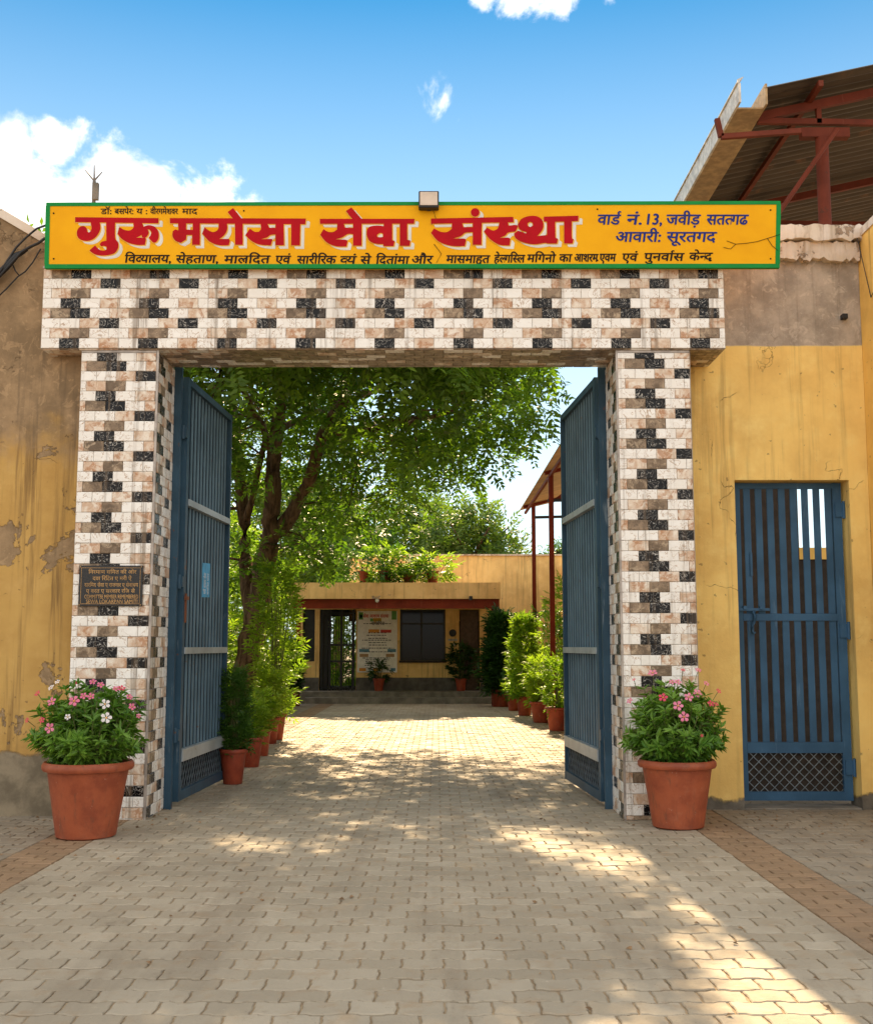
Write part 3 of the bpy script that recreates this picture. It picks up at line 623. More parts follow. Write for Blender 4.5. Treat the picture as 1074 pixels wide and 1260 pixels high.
# ------------------------------------------------------------------ front walls
def slab_poly(poly, y0, y1, mat, name, parent):
    q = MB(); n = len(poly); q.add([(x, y0, z) for x, z in poly] + [(x, y1, z) for x, z in poly], [tuple(range(n)), tuple(range(2 * n - 1, n - 1, -1))] + [(i, n + i, n + (i + 1) % n, (i + 1) % n) for i in range(n)])
    return q.part(name, mat, parent)
t = thing("boundary_wall", "stained yellow and brown boundary wall left of the tiled gate", "wall", (-4.4, 9.4, 0))
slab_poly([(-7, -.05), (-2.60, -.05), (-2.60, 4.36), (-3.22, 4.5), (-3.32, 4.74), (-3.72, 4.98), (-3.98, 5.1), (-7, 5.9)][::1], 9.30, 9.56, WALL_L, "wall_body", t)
q = MB()
for a, b in (((-3.30, 4.735), (-3.71, 4.978)), ((-3.715, 4.979), (-4.2, 5.19))): q.beam((a[0], 9.45, a[1] + .03), (b[0], 9.45, b[1] + .03), .34, .07)
q.part("coping", COPING, t)
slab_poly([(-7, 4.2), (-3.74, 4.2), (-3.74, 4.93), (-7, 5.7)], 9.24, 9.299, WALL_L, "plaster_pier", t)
t = thing("boundary_wall", "yellow boundary wall with bare grey plaster top around the small blue door", "wall", (2.9, 9.8, 0))
DX0, DX1, DZ = 2.555, 3.535, 2.765
MB().box(2.02, DX0, 9.66, 9.92, -.05, 4.78).part("wall_body", WALL_R, t); MB().box(DX1, 3.70, 9.66, 9.92, -.05, 4.78).part("door_pier", WALL_R, t)
MB().box(DX0, DX1, 9.66, 9.92, DZ, 4.78).part("wall_above_door", WALL_R, t)
def rough_box(x0, x1, y0, y1, z0, z1, n, amp, seed):
    """lumpy plaster strip: a box cut along x and jittered"""
    r = random.Random(seed); q = MB(); vs_ = []; k = 6
    ring = [(y0, z0), (y0, (z0 + z1) / 2), (y0, z1), (y1, z1), (y1, (z0 + z1) / 2), (y1, z0)]
    for i in range(n + 1):
        for j, (y, z) in enumerate(ring):
            vs_.append((x0 + (x1 - x0) * i / n + r.uniform(-.3, .3) * amp * (0 < i < n), y + r.uniform(-1, 1) * amp, z + r.uniform(-1, 1) * amp * (1.6 if j in (0, 5) else .8)))
    fs = [(i * k + j, i * k + (j + 1) % k, (i + 1) * k + (j + 1) % k, (i + 1) * k + j) for i in range(n) for j in range(k)] + [tuple(range(k)), tuple(n * k + j for j in range(k))[::-1]]
    return q.add(vs_, fs)
rough_box(1.9, 3.72, 9.55, 9.95, 4.865, 5.0, 46, .012, 1).part("coping", COPING, t, True, 35)
rough_box(1.95, 3.69, 9.59, 9.93, 4.70, 4.858, 60, .014, 2).part("coping_drip", COPING, t, True, 35)
q = P(1040, 388, 9.60); MB().box(q.x - .025, q.x + .025, 9.60, 9.66, q.z - .025, q.z + .02, bev=.005).part("cable_outlet", BLACKM, t)
t = thing("side_wall", "tall yellow side wall projecting forward at the right edge", "wall", (3.85, 8.8, 0))
MB().box(3.702, 3.95, 8.2, 9.96, -.05, 4.90).part("wall_body", WALL_SIDE, t)
rough_box(3.69, 3.98, 8.2, 9.97, 4.902, 4.97, 4, .006, 5).part("coping", COPING, t, True, 35)
MB().tube([(3.66, 9.60, 5.0), (3.695, 9.4, 4.3), (3.69, 9.0, 4.45), (3.69, 8.3, 4.6)], .004, 5).part("cable", BLACKM, t)
# cables on the left wall
def cable(pts, label, r=.009):
    q = MB(); q.tube(pts, r, 6); return tag(q.part("cable", BLACKM, None, True), label, "cable")
def pxs(l): return [tuple(P(x, y, d)) for x, y, d in l]
cable(pxs([(56, 277, 9.05), (45, 281, 9.15), (33, 291, 9.22), (20, 304, 9.22), (8, 322, 9.22), (-10, 350, 9.2)]), "upper black cable running from the signboard's left end to the wall")
cable(pxs([(55, 293, 9.05), (47, 299, 9.15), (38, 303, 9.22), (26, 310, 9.22), (8, 330, 9.22), (-12, 352, 9.2)]), "lower black cable from the signboard joining the bundle on the left wall", .012)
cable(pxs([(50, 306, 9.26), (40, 323, 9.26), (31, 334, 9.26), (22, 340, 9.26), (8, 355, 9.25), (-10, 372, 9.25)]), "thin black cable looping down the left wall below the bundle", .006)
cable(pxs([(16, 326, 9.26), (19, 333, 9.26), (23, 338, 9.26)]), "short loose cable end hanging from the bundle on the left wall", .006)
q = MB(); q.tube(pxs([(-10, 345, 9.24), (8, 328, 9.24), (20, 314, 9.24), (34, 307, 9.24)]), [.03, .03, .028, .012], 8); tag(q.part("cable_bundle", BLACKM, None, True), "thick dark bundle of cables tacked on the left wall", "cable")

# ------------------------------------------------------------------ gate leaves
def gate_leaf(hx, hy, fx, fy, sgn, label):
    t = thing("gate_leaf", label, "gate", (hx, hy, .04), "leaves of the big blue gate")
    d = Vector((fx - hx, fy - hy, 0)); L = d.length; d.normalize(); nr = Vector((-d.y, d.x, 0)) * sgn * -1   # nr towards the passage
    H0, H1 = .045, 3.70
    def bx(u0, u1, z0, z1, o0, o1, q):
        vs_ = [Vector((hx, hy, 0)) + d * u + nr * o + Vector((0, 0, z)) for z in (z0, z1) for o in (o0, o1) for u in (u0, u1)]
        q.add(vs_, [(0, 2, 3, 1), (4, 5, 7, 6), (0, 1, 5, 4), (2, 6, 7, 3), (0, 4, 6, 2), (1, 3, 7, 5)]); return q
    w = .075
    bx(0, w, H0, H1, -.03, .03, MB()).part("hinge_stile", BLUE, t); bx(L - w * .6, L, H0, H1, -.03, .03, MB()).part("lock_stile", BLUE, t)
    bx(w, L - w * .6, H1 - .06, H1 - .001, -.028, .028, MB()).part("top_rail", BLUE, t)
    bx(w, L - w * .6, H0 + .001, H0 + .08, -.028, .028, MB()).part("bottom_rail", BLUE, t)
    for z in (2.60, 1.31): bx(w, L - w * .6, z - .028, z + .028, -.027, .040, MB()).part("rail", RAIL, t)
    bx(w, L - w * .6, .37, .47, -.027, .040, MB()).part("kick_rail", RAIL, t)
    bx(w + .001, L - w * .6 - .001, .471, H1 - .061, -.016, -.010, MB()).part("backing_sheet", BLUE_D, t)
    n = 13
    for i in range(n):
        u = w + (i + .75) * (L - 1.6 * w) / (n + .5)
        bx(u - .027, u + .027, .471, H1 - .061, -.0095, -.001, MB()).part("bar", BLUE_BAR, t)
    # expanded mesh at the foot
    q = MB(); u0, u1, z0, z1 = w, L - w * .6, H0 + .08, .37; hh = z1 - z0; st = .085
    for s in (-1, 1):
        k = u0 - hh
        while k < u1 + hh:
            a, b = (k, k + hh * .7) if s > 0 else (k + hh * .7, k)
            za, zb = z0, z1
            ua, ub = a, b
            def clip(ua, za, ub, zb):
                for lim, side in ((u0, 1), (u1, -1)):
                    if side * (ua - lim) < 0 and side * (ub - lim) < 0: return None
                    if side * (ua - lim) < 0: r = (lim - ua) / (ub - ua); ua, za = lim, za + (zb - za) * r
                    if side * (ub - lim) < 0: r = (lim - ua) / (ub - ua); ub, zb = lim, za + (zb - za) * r
                return ua, za, ub, zb
            c = clip(ua, za, ub, zb)
            if c:
                pa_ = Vector((hx, hy, c[1])) + d * c[0] + nr * (.003 * s); pb_ = Vector((hx, hy, c[3])) + d * c[2] + nr * (.003 * s)
                q.beam(pa_, pb_, .006, .006)
            k += st
    q.part("wire_mesh", STEEL, t)
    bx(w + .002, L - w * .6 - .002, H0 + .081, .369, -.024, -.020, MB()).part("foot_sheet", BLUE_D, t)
    for z in (.6, 1.9, 3.2):
        q = MB(); q.tube([(hx - d.x * .01, hy - .045, z - .06), (hx - d.x * .01, hy - .045, z + .06)], .018, 8); q.box(hx - .03, hx + .03, hy - .045, hy - .002, z - .045, z + .045); q.part("hinge", BLUE, t)
    return t, d, nr
t, d, nr = gate_leaf(-2.205, 9.80, -2.125, 11.50, 1, "left blue gate leaf swung open, with a small cyan sticker")
base = Vector((-2.205, 9.80, 0))
q = MB(); u0, u1 = .74, 1.02; za, zb = 1.80, 2.12
vs_ = [base + d * u + nr * o + Vector((0, 0, z + (u - .8) * .04)) for z in (za, zb) for o in (.0005, .0030) for u in (u0, u1)]
q.add(vs_, [(0, 2, 3, 1), (4, 5, 7, 6), (0, 1, 5, 4), (2, 6, 7, 3), (0, 4, 6, 2), (1, 3, 7, 5)]); q.part("sticker", simple("cyan_sticker", (.03, .33, .62), .45, var=.2), t)
q = MB()
for s, uc, wd in (("शरी शयाम सेवा", .83, .075), ("समिपत फोन", .945, .05)):
    V, F = text2d(s, .03); xb = max(v[0] for v in V); k = .20 / xb
    q.add([base + d * (uc - (v[1] - .35) * wd / .6) + nr * .0045 + Vector((0, 0, za + .03 + v[0] * k)) for v in V], F)
q.part("sticker_lettering", simple("sticker_white", (.8, .82, .82), .5, var=.1), t)
q = MB(); q.beam(base + d * .055 + nr * .035 + Vector((0, 0, 1.55)), base + d * .055 + nr * .035 + Vector((0, 0, 1.80)), .02, .02); q.beam(base + d * .02 + nr * .045 + Vector((0, 0, 1.76)), base + d * .09 + nr * .045 + Vector((0, 0, 1.76)), .025, .03); q.part("latch", painted_metal("rusty_latch", (.22, .08, .04)), t)
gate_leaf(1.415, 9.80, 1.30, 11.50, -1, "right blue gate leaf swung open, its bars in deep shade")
for nm, x, lab in (("gate_post", -2.245, "slim steel post bracketed on the left pillar's back edge"), ("gate_post", 1.440, "slim steel post bracketed on the right pillar's back edge")):
    tag(MB().box(x - .034, x + .034, 9.685, 9.735, -.02, LZ0).part(nm, BLUE, None, org=(x, 9.7, 0)), lab, "gate post")  # post widened to close the gap where a sliver of sun passed

# ------------------------------------------------------------------ pedestrian door
t = thing("barred_door", "small blue barred steel door in the yellow wall right of the gate", "door", (3.04, 9.80, .04))
X0, X1, ZB, ZT = 2.575, 3.51, .055, 2.758; Y0, Y1 = 9.79, 9.83
MB().box(X0, X0 + .055, Y0, Y1, ZB, ZT).part("stile", BLUE_DOOR, t); MB().box(X1 - .075, X1, Y0, Y1, ZB, ZT).part("stile", BLUE_DOOR, t)
XA, XB = X0 + .055, X1 - .075
MB().box(XA, XB, Y0 + .001, Y1 - .001, ZT - .05, ZT - .001).part("top_rail", BLUE_DOOR, t)
MB().box(XA, XB, Y0 - .006, Y1 - .003, 1.565, 1.625).part("middle_rail", BLUE_DOOR, t)
MB().box(XA, XB, Y0 - .004, Y1 - .003, .45, .54).part("lower_rail", BLUE_DOOR, t)
MB().box(XA, XB, Y0 + .001, Y1 - .001, ZB + .001, ZB + .075).part("bottom_rail", BLUE_DOOR, t)
n = 8; pit = (XB - XA) / n
for i in range(n):
    x = XA + (i + .5) * pit + .012
    for za, zb in ((.54, 1.565), (1.625, ZT - .05)): MB().box(x - .029, x + .029, Y0 + .006, Y0 + .020, za, zb, bev=.002).part("slat", BLUE_DOOR, t)
q = MB(); za, zb = ZB + .075, .45; hh = zb - za; st = .085
for s in (-1, 1):
    k = XA - hh
    while k < XB + hh:
        a, b = (k, k + hh) if s > 0 else (k + hh, k); p, r = [a, za], [b, zb]; ok = True
        for lim, side in ((XA, 1), (XB, -1)):
            if side * (p[0] - lim) < 0 and side * (r[0] - lim) < 0: ok = False; break
            if side * (p[0] - lim) < 0: f = (lim - p[0]) / (r[0] - p[0]); p = [lim, p[1] + (r[1] - p[1]) * f]
            if side * (r[0] - lim) < 0: f = (lim - p[0]) / (r[0] - p[0]); r = [lim, p[1] + (r[1] - p[1]) * f]
        if ok: q.beam((p[0], Y0 + .015 + .003 * s, p[1]), (r[0], Y0 + .015 + .003 * s, r[1]), .006, .006)
        k += st
q.part("wire_mesh", STEEL, t)
MB().box(XA - .0, XB, Y1 - .002, Y1 + .002, ZB + .074, .451).part("foot_sheet", DARK, t)
b = MB(); zl = 1.66; b.beam((X0 - .01, Y0 - .03, zl), (X0 + .27, Y0 - .03, zl), .022, .022); b.beam((X0 + .06, Y0 - .03, zl - .0), (X0 + .06, Y0 - .03, zl + .03), .03, .05); b.beam((X0 + .20, Y0 - .03, zl), (X0 + .20, Y0 - .03, zl + .03), .03, .05)
bo = b.part("bolt", BLUE_DOOR, t)
q = MB(); c = [(.135, 1.645), (.145, 1.60), (.135, 1.55), (.115, 1.52), (.112, 1.48), (.128, 1.455), (.145, 1.465)]; q.tube([(X0 + x, Y0 - .035, z) for x, z in c], [.016, .016, .013, .013, .013, .012, .008], 8); q.part("hook_handle", BLUE_DOOR, t, True)
MB().box(X0 + .125, X0 + .145, Y0 - .012, Y0 + .0, 1.95, 2.15).part("pull_bar", BLUE_DOOR, t)
for z in (.33, 1.48, 2.52): 
    q = MB(); q.tube([(X1 + .012, Y0 - .015, z - .075), (X1 + .012, Y0 - .015, z + .075)], .014, 8); q.box(X1 - .06, X1 + .0, Y0 - .014, Y0 - .001, z - .06, z + .06); q.part("hinge", BLUE_DOOR, t)
tag(MB().box(DX0 + .001, DX1 - .001, 9.67, 9.93, -.02, .012, bev=.004).part("door_sill", STEPS, None, org=(3.04, 9.8, 0)), "worn concrete sill under the small blue barred door", "door sill")

# ------------------------------------------------------------------ behind the small door, big shed at the right
t = thing("added_sun_block", "added dark block behind the slats of the small door, stopping the sun", "added_sun_block", (3.5, 13.8, 0))
MB().box(2.25, 4.06, 12.7, 15, -.05, 5.3).part("wall_body", DARK, t); MB().box(2.2, 4.1, 12.62, 15.05, 5.3, 5.4).part("roof_slab", DARK, t)  # added volume, raised and widened to keep sun off the paving
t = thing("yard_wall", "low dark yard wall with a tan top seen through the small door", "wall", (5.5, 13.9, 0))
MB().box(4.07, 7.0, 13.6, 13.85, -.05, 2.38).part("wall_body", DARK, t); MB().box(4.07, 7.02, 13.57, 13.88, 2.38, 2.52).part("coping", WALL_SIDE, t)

t = thing("corrugated_shed", "large open shed with corrugated roof and red steel frame behind the right wall", "shed", (5.5, 13.5, 0))
SX0, SX1, SY0, SY1 = 3.33, 9.2, 10.95, 21.5; sl = math.tan(R(12.5)); z0 = 6.97  # unseen rear of the roof lengthened to stop sun through the small door
def corr(x0, x1, y0, y1, zf, pitch, amp, th=.004, along='x'):
    q = MB(); n = int((y1 - y0) / pitch * 6); vs_ = []
    for i in range(n + 1):
        y = y0 + (y1 - y0) * i / n; w = amp * math.sin(2 * math.pi * (y - y0) / pitch)
        for x in (x0, x1):
            for dz in (0, th): vs_.append((x, y, zf(x, y) + w + dz))
    fs = []
    for i in range(n):
        a = i * 4; b = a + 4; fs += [(a, a + 2, b + 2, b), (a + 1, b + 1, b + 3, a + 3), (a, b, b + 1, a + 1), (a + 2, a + 3, b + 3, b + 2)]
    fs += [(0, 1, 3, 2), (n * 4, n * 4 + 2, n * 4 + 3, n * 4 + 1)]
    return q.add(vs_, fs)
zf = lambda x, y: z0 + (x - SX0) * sl
yy = SY0; k = 0
while yy < SY1 - .1:
    corr(SX0, SX1, yy, min(yy + .96, SY1), lambda x, y, k=k: zf(x, y) + .006 * (k % 2), .16, .022).part("roof_sheet", CORR, t, True, 60); yy += .94; k += 1
MB().box(3.045, 3.07, 10.90, SY1, 6.80, 7.0).part("gutter_side", GUT, t); MB().box(3.07, 3.33, 11.05, SY1, 6.80, 6.815).part("gutter_floor", GUT2, t)
MB().box(3.33, 3.352, 10.95, SY1, 6.80, 7.02).part("fascia_board", GUT2, t)
MB().add([(3.045, 10.90, 7.0), (3.10, 10.88, 7.06), (3.06, 11.0, 7.01), (3.045, 10.94, 7.06)], [(0, 1, 2), (0, 3, 2), (0, 1, 3)]).part("torn_flap", GUT, t)
MB().box(3.03, 3.055, 10.90, SY1, 7.001, 7.014).part("gutter_lip", GUT, t)
for y in (11.35, 14.2, 17.6, 21.1):
    q = MB(); q.beam((3.36, y, z0 - .12), (SX1, y, z0 - .12 + (SX1 - 3.36) * sl), .06, .09); q.beam((3.36, y, z0 - .16), (SX1, y, 6.72), .05, .06)
    for x in (4.0, 5.0, 6.2, 7.4): q.beam((x, y, z0 - .12 + (x - 3.36) * sl), (x, y, 6.78), .05, .05)
    for x in (6.25,): q.beam((x, y, 6.78), (x + .95, y, z0 - .12 + (x + .95 - 3.36) * sl), .04, .04)
    q.part("roof_truss", RUST, t)
for x in (3.9,): MB().beam((x, SY0, zf(x, 0) - .07), (x, SY1, zf(x, 0) - .07), .05, .06).part("purlin", RUST, t)
for y in (11.35, 21.1):
    pc_ = P(1012, 200, 11.35).x
    MB().tube([(pc_, y, 0), (pc_, y, 6.62)], .066, 14).part("post", RUST, t, True, 40)
    MB().box(pc_ - .22, pc_ + .28, y - .05, y + .05, 6.62, 6.72).part("post_cap", RUST, t)
a, b = P(958, 262, 11.2), P(1030, 158, 11.2); MB().tube([tuple(a), tuple(b)], .025, 8).part("brace", RUST, t)
a, b, c = P(887, 168, 10.9), P(985, 161, 10.9), P(882, 146, 10.9); MB().beam(a, b, .05, .05).beam(a, c, .05, .05).part("gutter_bracket", RUST, t)

# ------------------------------------------------------------------ courtyard walls, lean-to shed
t = thing("courtyard_wall", "yellow courtyard wall on the right, behind the row of potted shrubs", "wall", (3.5, 23, 0))
MB().box(3.36, 3.6, 16.0, 29.96, -.05, 3.45).part("wall_body", WALL_B, t)
t = thing("courtyard_wall", "yellow courtyard wall on the left behind tree and shrubs", "wall", (-5.8, 19, 0))
MB().box(-6.0, -5.75, 9.6, 27.9, -.05, 2.4).part("wall_body", WALL_B, t)
t = thing("lean_to_shed", "lean-to shelter with tan sheet roof on thin red posts at the courtyard's right", "shed", (2.4, 20, 0))
q = MB(); sl2 = math.tan(R(14)); xe, ye = 1.93, 26.2; zE = 4.47
for i in range(8):
    y0_, y1_ = 15.2 + i * 1.375, 15.2 + (i + 1) * 1.375 - .012
    vs_ = [(x, y, zE + (x - xe) * sl2 + dz) for dz in (0, .02) for x in (xe, 4.6) for y in (y0_, y1_)]
    MB().add(vs_, [(0, 2, 3, 1), (4, 5, 7, 6), (0, 1, 5, 4), (2, 6, 7, 3), (0, 4, 6, 2), (1, 3, 7, 5)]).part("roof_sheet", TANROOF, t)
for x, y in ((2.17, 25.3), (2.06, 20.3)):
    MB().beam((x, y, 0), (x, y, zE + (x - xe) * sl2 - .005), .085, .085).part("post", RED, t)
for y in (16.5, 20.3, 25.3): MB().beam((xe + .02, y, zE - .03), (4.5, y, zE - .03 + 2.55 * sl2), .05, .06).part("rafter", RED, t)
MB().beam((xe + .12, 15.3, zE - .07), (xe + .12, 26.1, zE - .07), .05, .05).part("eave_beam", RED, t)
MB().beam((2.06, 20.3, 3.9), (2.9, 20.3, zE + .1), .04, .04).part("brace", RED, t)
for y in (20.3, 23): MB().beam((2.0, y, 3.95), (3.3, y, 3.98), .07, .05).part("cross_beam", BLACKM, t)

# ------------------------------------------------------------------ building at the end
bt = thing("single_storey_building", "low tan building with canopy, doors and window at the end of the courtyard", "building", (-.9, 28, 0))
def X28(px): return P(px, 800, 28).x
def Z28(py): return P(537, py, 28).z
FL = .27
MB().box(-3.36, 1.42, 27.4, 31.4, -.05, FL).part("plinth", STEPS, bt); MB().box(-3.1, 1.30, 27.05, 27.398, -.05, .14).part("step", STEPS, bt)
xd0, xd1, xw0, xw1, xe0, xe1 = X28(393), X28(438), X28(492), X28(548), X28(565), X28(590); xl0, xl1 = X28(372), X28(387)
zt = Z28(750); zw0 = Z28(813); zr = 2.42; dd = Z28(834)
q = MB()
for a, b, c, d_ in ((-3.36, xl0, FL, zr), (xl0, xl1, FL, Z28(814)), (xl0, xl1, zt, zr), (xl1, xd0, FL, zr), (xd0, xd1, zt, zr), (xd1, xw0, FL, zr), (xw0, xw1, FL, zw0), (xw0, xw1, zt, zr), (xw1, xe0, FL, zr), (xe0, xe1, zt, zr), (xe1, 1.36, FL, zr)):
    q.box(a, b, 28.0, 28.22, c, d_)
q.part("front_wall", WALL_B, bt)
q = MB()
for a, b in ((-3.36, xd0 - .004), (xd1 + .004, xe0 - .004), (xe1 + .004, 1.38)): q.box(a, b, 27.982, 27.999, FL + .001, dd)
q.part("dado", DADO, bt)
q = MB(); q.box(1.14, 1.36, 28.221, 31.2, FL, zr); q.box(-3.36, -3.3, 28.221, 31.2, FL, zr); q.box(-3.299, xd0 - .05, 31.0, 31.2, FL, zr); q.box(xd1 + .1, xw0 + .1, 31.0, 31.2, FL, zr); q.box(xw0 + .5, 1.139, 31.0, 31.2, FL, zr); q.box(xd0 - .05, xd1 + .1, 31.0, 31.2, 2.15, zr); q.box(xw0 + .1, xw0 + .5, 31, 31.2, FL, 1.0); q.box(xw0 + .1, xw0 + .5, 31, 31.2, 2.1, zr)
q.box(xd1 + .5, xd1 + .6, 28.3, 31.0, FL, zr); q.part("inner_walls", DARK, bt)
MB().box(-3.42, 1.46, 26.02, 31.3, zr, 2.79).part("canopy_slab", WALL_BC, bt)
MB().box(-3.36, 1.44, 26.10, 26.22, 2.20, zr - .001).part("canopy_beam", RED, bt)
for x in (1.30, X28(367) * 26.2 / 28): MB().box(x - .05, x + .05, 26.13, 26.2, 0, 2.199).part("canopy_post", RED, bt)
MB().box(-2.3, 3.358, 30.0, 30.25, 2.791 if False else 2.0, 3.72).part("rear_parapet", WALL_B, bt)
MB().box(1.461, 3.358, 29.99, 30.24, -.05, 1.999).part("rear_wall", WALL_B, bt)
MB().box(-2.32, 3.36, 29.96, 30.29, 3.72, 3.76).part("parapet_coping", COPING, bt)
# door with glazed grille
dr = put("door", MB().box(xd0 + .02, xd0 + .20, 28.06, 28.10, FL, zt - .02).mesh("door", BLACKM, (xd0, 28.06, FL)), bt, (xd0, 28.06, FL))
q = MB()
for x in (xd0 + .02, xd0 + .22, xd0 + .50, xd1 - .10): q.box(x, x + .06, 28.02, 28.055, FL + .001, zt - .001)
for z in (FL + .03, .95, 1.35, zt - .12): q.box(xd0 + .02, xd1 - .02, 28.03, 28.052, z, z + .05)
q.part("door_frame", BLACKM, dr); q = MB()
for i in range(9): x = xd0 + .27 + i * .065; q.tube([(x, 28.06, FL), (x, 28.06, zt)], .008, 5)
q.part("grille_bar", BLACKM, dr)
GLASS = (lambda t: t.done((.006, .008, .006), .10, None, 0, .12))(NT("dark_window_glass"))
wd = put("window", MB().box(xw0, xw0 + .05, 28.03, 28.09, zw0, zt).box(xw1 - .05, xw1, 28.03, 28.09, zw0, zt).box(xw0 + .05, xw1 - .05, 28.03, 28.09, zw0, zw0 + .05).box(xw0 + .05, xw1 - .05, 28.03, 28.09, zt - .05, zt).box(xw0 + .5, xw0 + .55, 28.031, 28.088, zw0 + .05, zt - .05).box(xw0 + .05, xw0 + .5, 28.032, 28.087, zt - .37, zt - .33).box(xw0 + .55, xw1 - .05, 28.032, 28.087, zt - .37, zt - .33).mesh("window", BLACKM, (xw0, 28, zw0)), bt, (xw0, 28, zw0))
for a, b, c, e in ((xw0 + .05, xw0 + .5, zw0 + .05, zt - .37), (xw0 + .55, xw1 - .05, zw0 + .05, zt - .37), (xw0 + .05, xw0 + .5, zt - .33, zt - .05), (xw0 + .55, xw1 - .05, zt - .33, zt - .05)):
    MB().box(a, b, 28.055, 28.062, c, e).part("pane", GLASS, wd)
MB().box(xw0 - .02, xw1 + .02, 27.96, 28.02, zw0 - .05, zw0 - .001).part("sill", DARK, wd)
MB().box(xe0 + .02, xe1 - .02, 28.08, 28.12, FL, zt - .02).part("side_door", BROWN_DOOR, bt)
MB().box(xl0 + .01, xl1 - .01, 28.08, 28.10, Z28(814), zt).part("shutter", BLACKM, bt)
m = P(557, 779, 27.97); MB().lathe([(0, -.06), (.085, -.06), (.085, .0), (.06, .03), (0, .03)], (0, 0, 0), 16).part("bell", BLACKM, None) if False else None
q = MB(); q.lathe([(.0, .0), (.09, .0), (.09, .03), (.06, .06), (0, .065)], (0, 0, 0), 16)
o = put("alarm_bell", q.mesh("alarm_bell", BLACKM), bt, (m.x, 27.995, m.z), (R(90), 0, 0))
m = P(557, 787.5, 27.97); MB().box(m.x - .11, m.x + .11, 27.985, 27.999, m.z - .025, m.z + .025).part("name_strip", simple("strip_grey", (.35, .35, .33), .5), bt)
m = P(558, 793.5, 27.97); MB().box(m.x - .03, m.x + .03, 27.985, 27.999, m.z - .03, m.z + .03).part("switch", simple("switch_white", (.6, .58, .54), .5), bt)
m = P(464, 737, 26.08); q = MB(); q.lathe([(.0, -.09), (.035, -.07), (.045, -.03), (.03, 0), (.02, .05), (0, .05)], tuple(m), 12); q.part("bulb", simple("bulb_white", (.8, .78, .72), .2), bt, True)
m = P(579, 736, 26.08); MB().lathe([(0, -.05), (.04, -.05), (.04, .04), (0, .04)], (m.x, 26.0, m.z), 10).part("lamp_holder", BLACKM, bt)
# poster
pt = thing("poster", "white notice poster with coloured heading hanging between door and window", "poster", (P(465, 800, 27.96).x, 27.96, Z28(828)))
a, b = P(440, 752, 27.97), P(488.5, 827.5, 27.97)
MB().box(a.x, b.x, 27.965, 27.975, b.z, a.z).part("sheet", simple("poster_paper", (.85, .82, .76), .6, var=.08), pt)
cols = {'g': (.10, .30, .08), 'r': (.55, .05, .03), 'o': (.70, .28, .03), 'k': (.06, .05, .05), 'b': (.10, .25, .35), 't': (.42, .25, .12)}
cm = {k: simple("print_" + k, v, .6, var=.1) for k, v in cols.items()}; keys = list(cols)
q = MB(); W_ = b.x - a.x; H_ = a.z - b.z
def strip(u0, u1, v, h, k): q.box(a.x + u0 * W_, a.x + u1 * W_, 27.9635, 27.9652, a.z - (v + h) * H_, a.z - v * H_, keys.index(k))
strip(.03, .14, .02, .12, 'g'); strip(.86, .98, .0, .14, 'g'); strip(.05, .12, .06, .05, 'b')
for v, u0, u1, k in ((.12, .32, .60, 'g'), (.30, .28, .55, 'o'), (.305, .58, .85, 'r'), (.62, .05, .30, 'b'), (.62, .76, .97, 'b'), (.70, .06, .28, 't'), (.70, .72, .93, 't'), (.93, .05, .22, 'o'), (.93, .84, .96, 'b'), (.93, .4, .6, 'o')): strip(u0, u1, v, .05, k)
rr = random.Random(3)
for v in (.20, .35, .39, .44, .47, .51, .55, .60, .66, .76, .79, .82, .85, .88):
    u = rr.uniform(.1, .3); e = 1 - u + rr.uniform(-.05, .05)
    while u < e: w_ = rr.uniform(.02, .09); strip(u, min(u + w_, e), v, .013, 'k'); u += w_ + .02
tag(q.part("print", [cm[k] for k in keys], pt), kind="stuff"); q = MB()
for s, x0, x1, yb, k in (("सेवा आशरम संसथा", 447, 478, 760, 'r'), ("सूचना", 459, 469, 764.5, 'o'), ("सथािपत", 457, 473, 769, 'k')):
    text_fit(q, s, x0, x1, yb, yb - 3.6, lambda a_, b_: P(a_, b_, 27.962), keys.index(k), .03)
q.part("heading", [cm[k] for k in keys], pt)

# ------------------------------------------------------------------ foliage helpers
def leaf_quads(base, dirs, nrm, length, width, fold=.15):
    """arrays (n,3): kite leaves -> verts (n*4,3)"""
    side = np.cross(dirs, nrm); side /= np.linalg.norm(side, axis=1, keepdims=True) + 1e-9
    L_ = length[:, None]; W_ = width[:, None]
    mid = base + dirs * L_ * .45 + nrm * L_ * fold * .5
    v = np.empty((len(base), 4, 3)); v[:, 0] = base; v[:, 1] = mid + side * W_ * .5; v[:, 2] = base + dirs * L_ - nrm * L_ * fold * .4; v[:, 3] = mid - side * W_ * .5
    return v
def quads_mesh(name, arrs, mats, org=(0, 0, 0)):
    v = np.concatenate(arrs).reshape(-1, 3) - np.array(org); n = len(v) // 4
    me = bpy.data.meshes.new(name); me.vertices.add(n * 4); me.vertices.foreach_set('co', v.astype(np.float32).ravel())
    me.loops.add(n * 4); me.loops.foreach_set('vertex_index', np.arange(n * 4, dtype=np.int32)); me.polygons.add(n)
    me.polygons.foreach_set('loop_start', np.arange(0, n * 4, 4, dtype=np.int32)); me.polygons.foreach_set('loop_total', np.full(n, 4, dtype=np.int32))
    me.materials.append(mats); me.update(calc_edges=True); return me
def unit(a): return a / (np.linalg.norm(a, axis=-1, keepdims=True) + 1e-9)
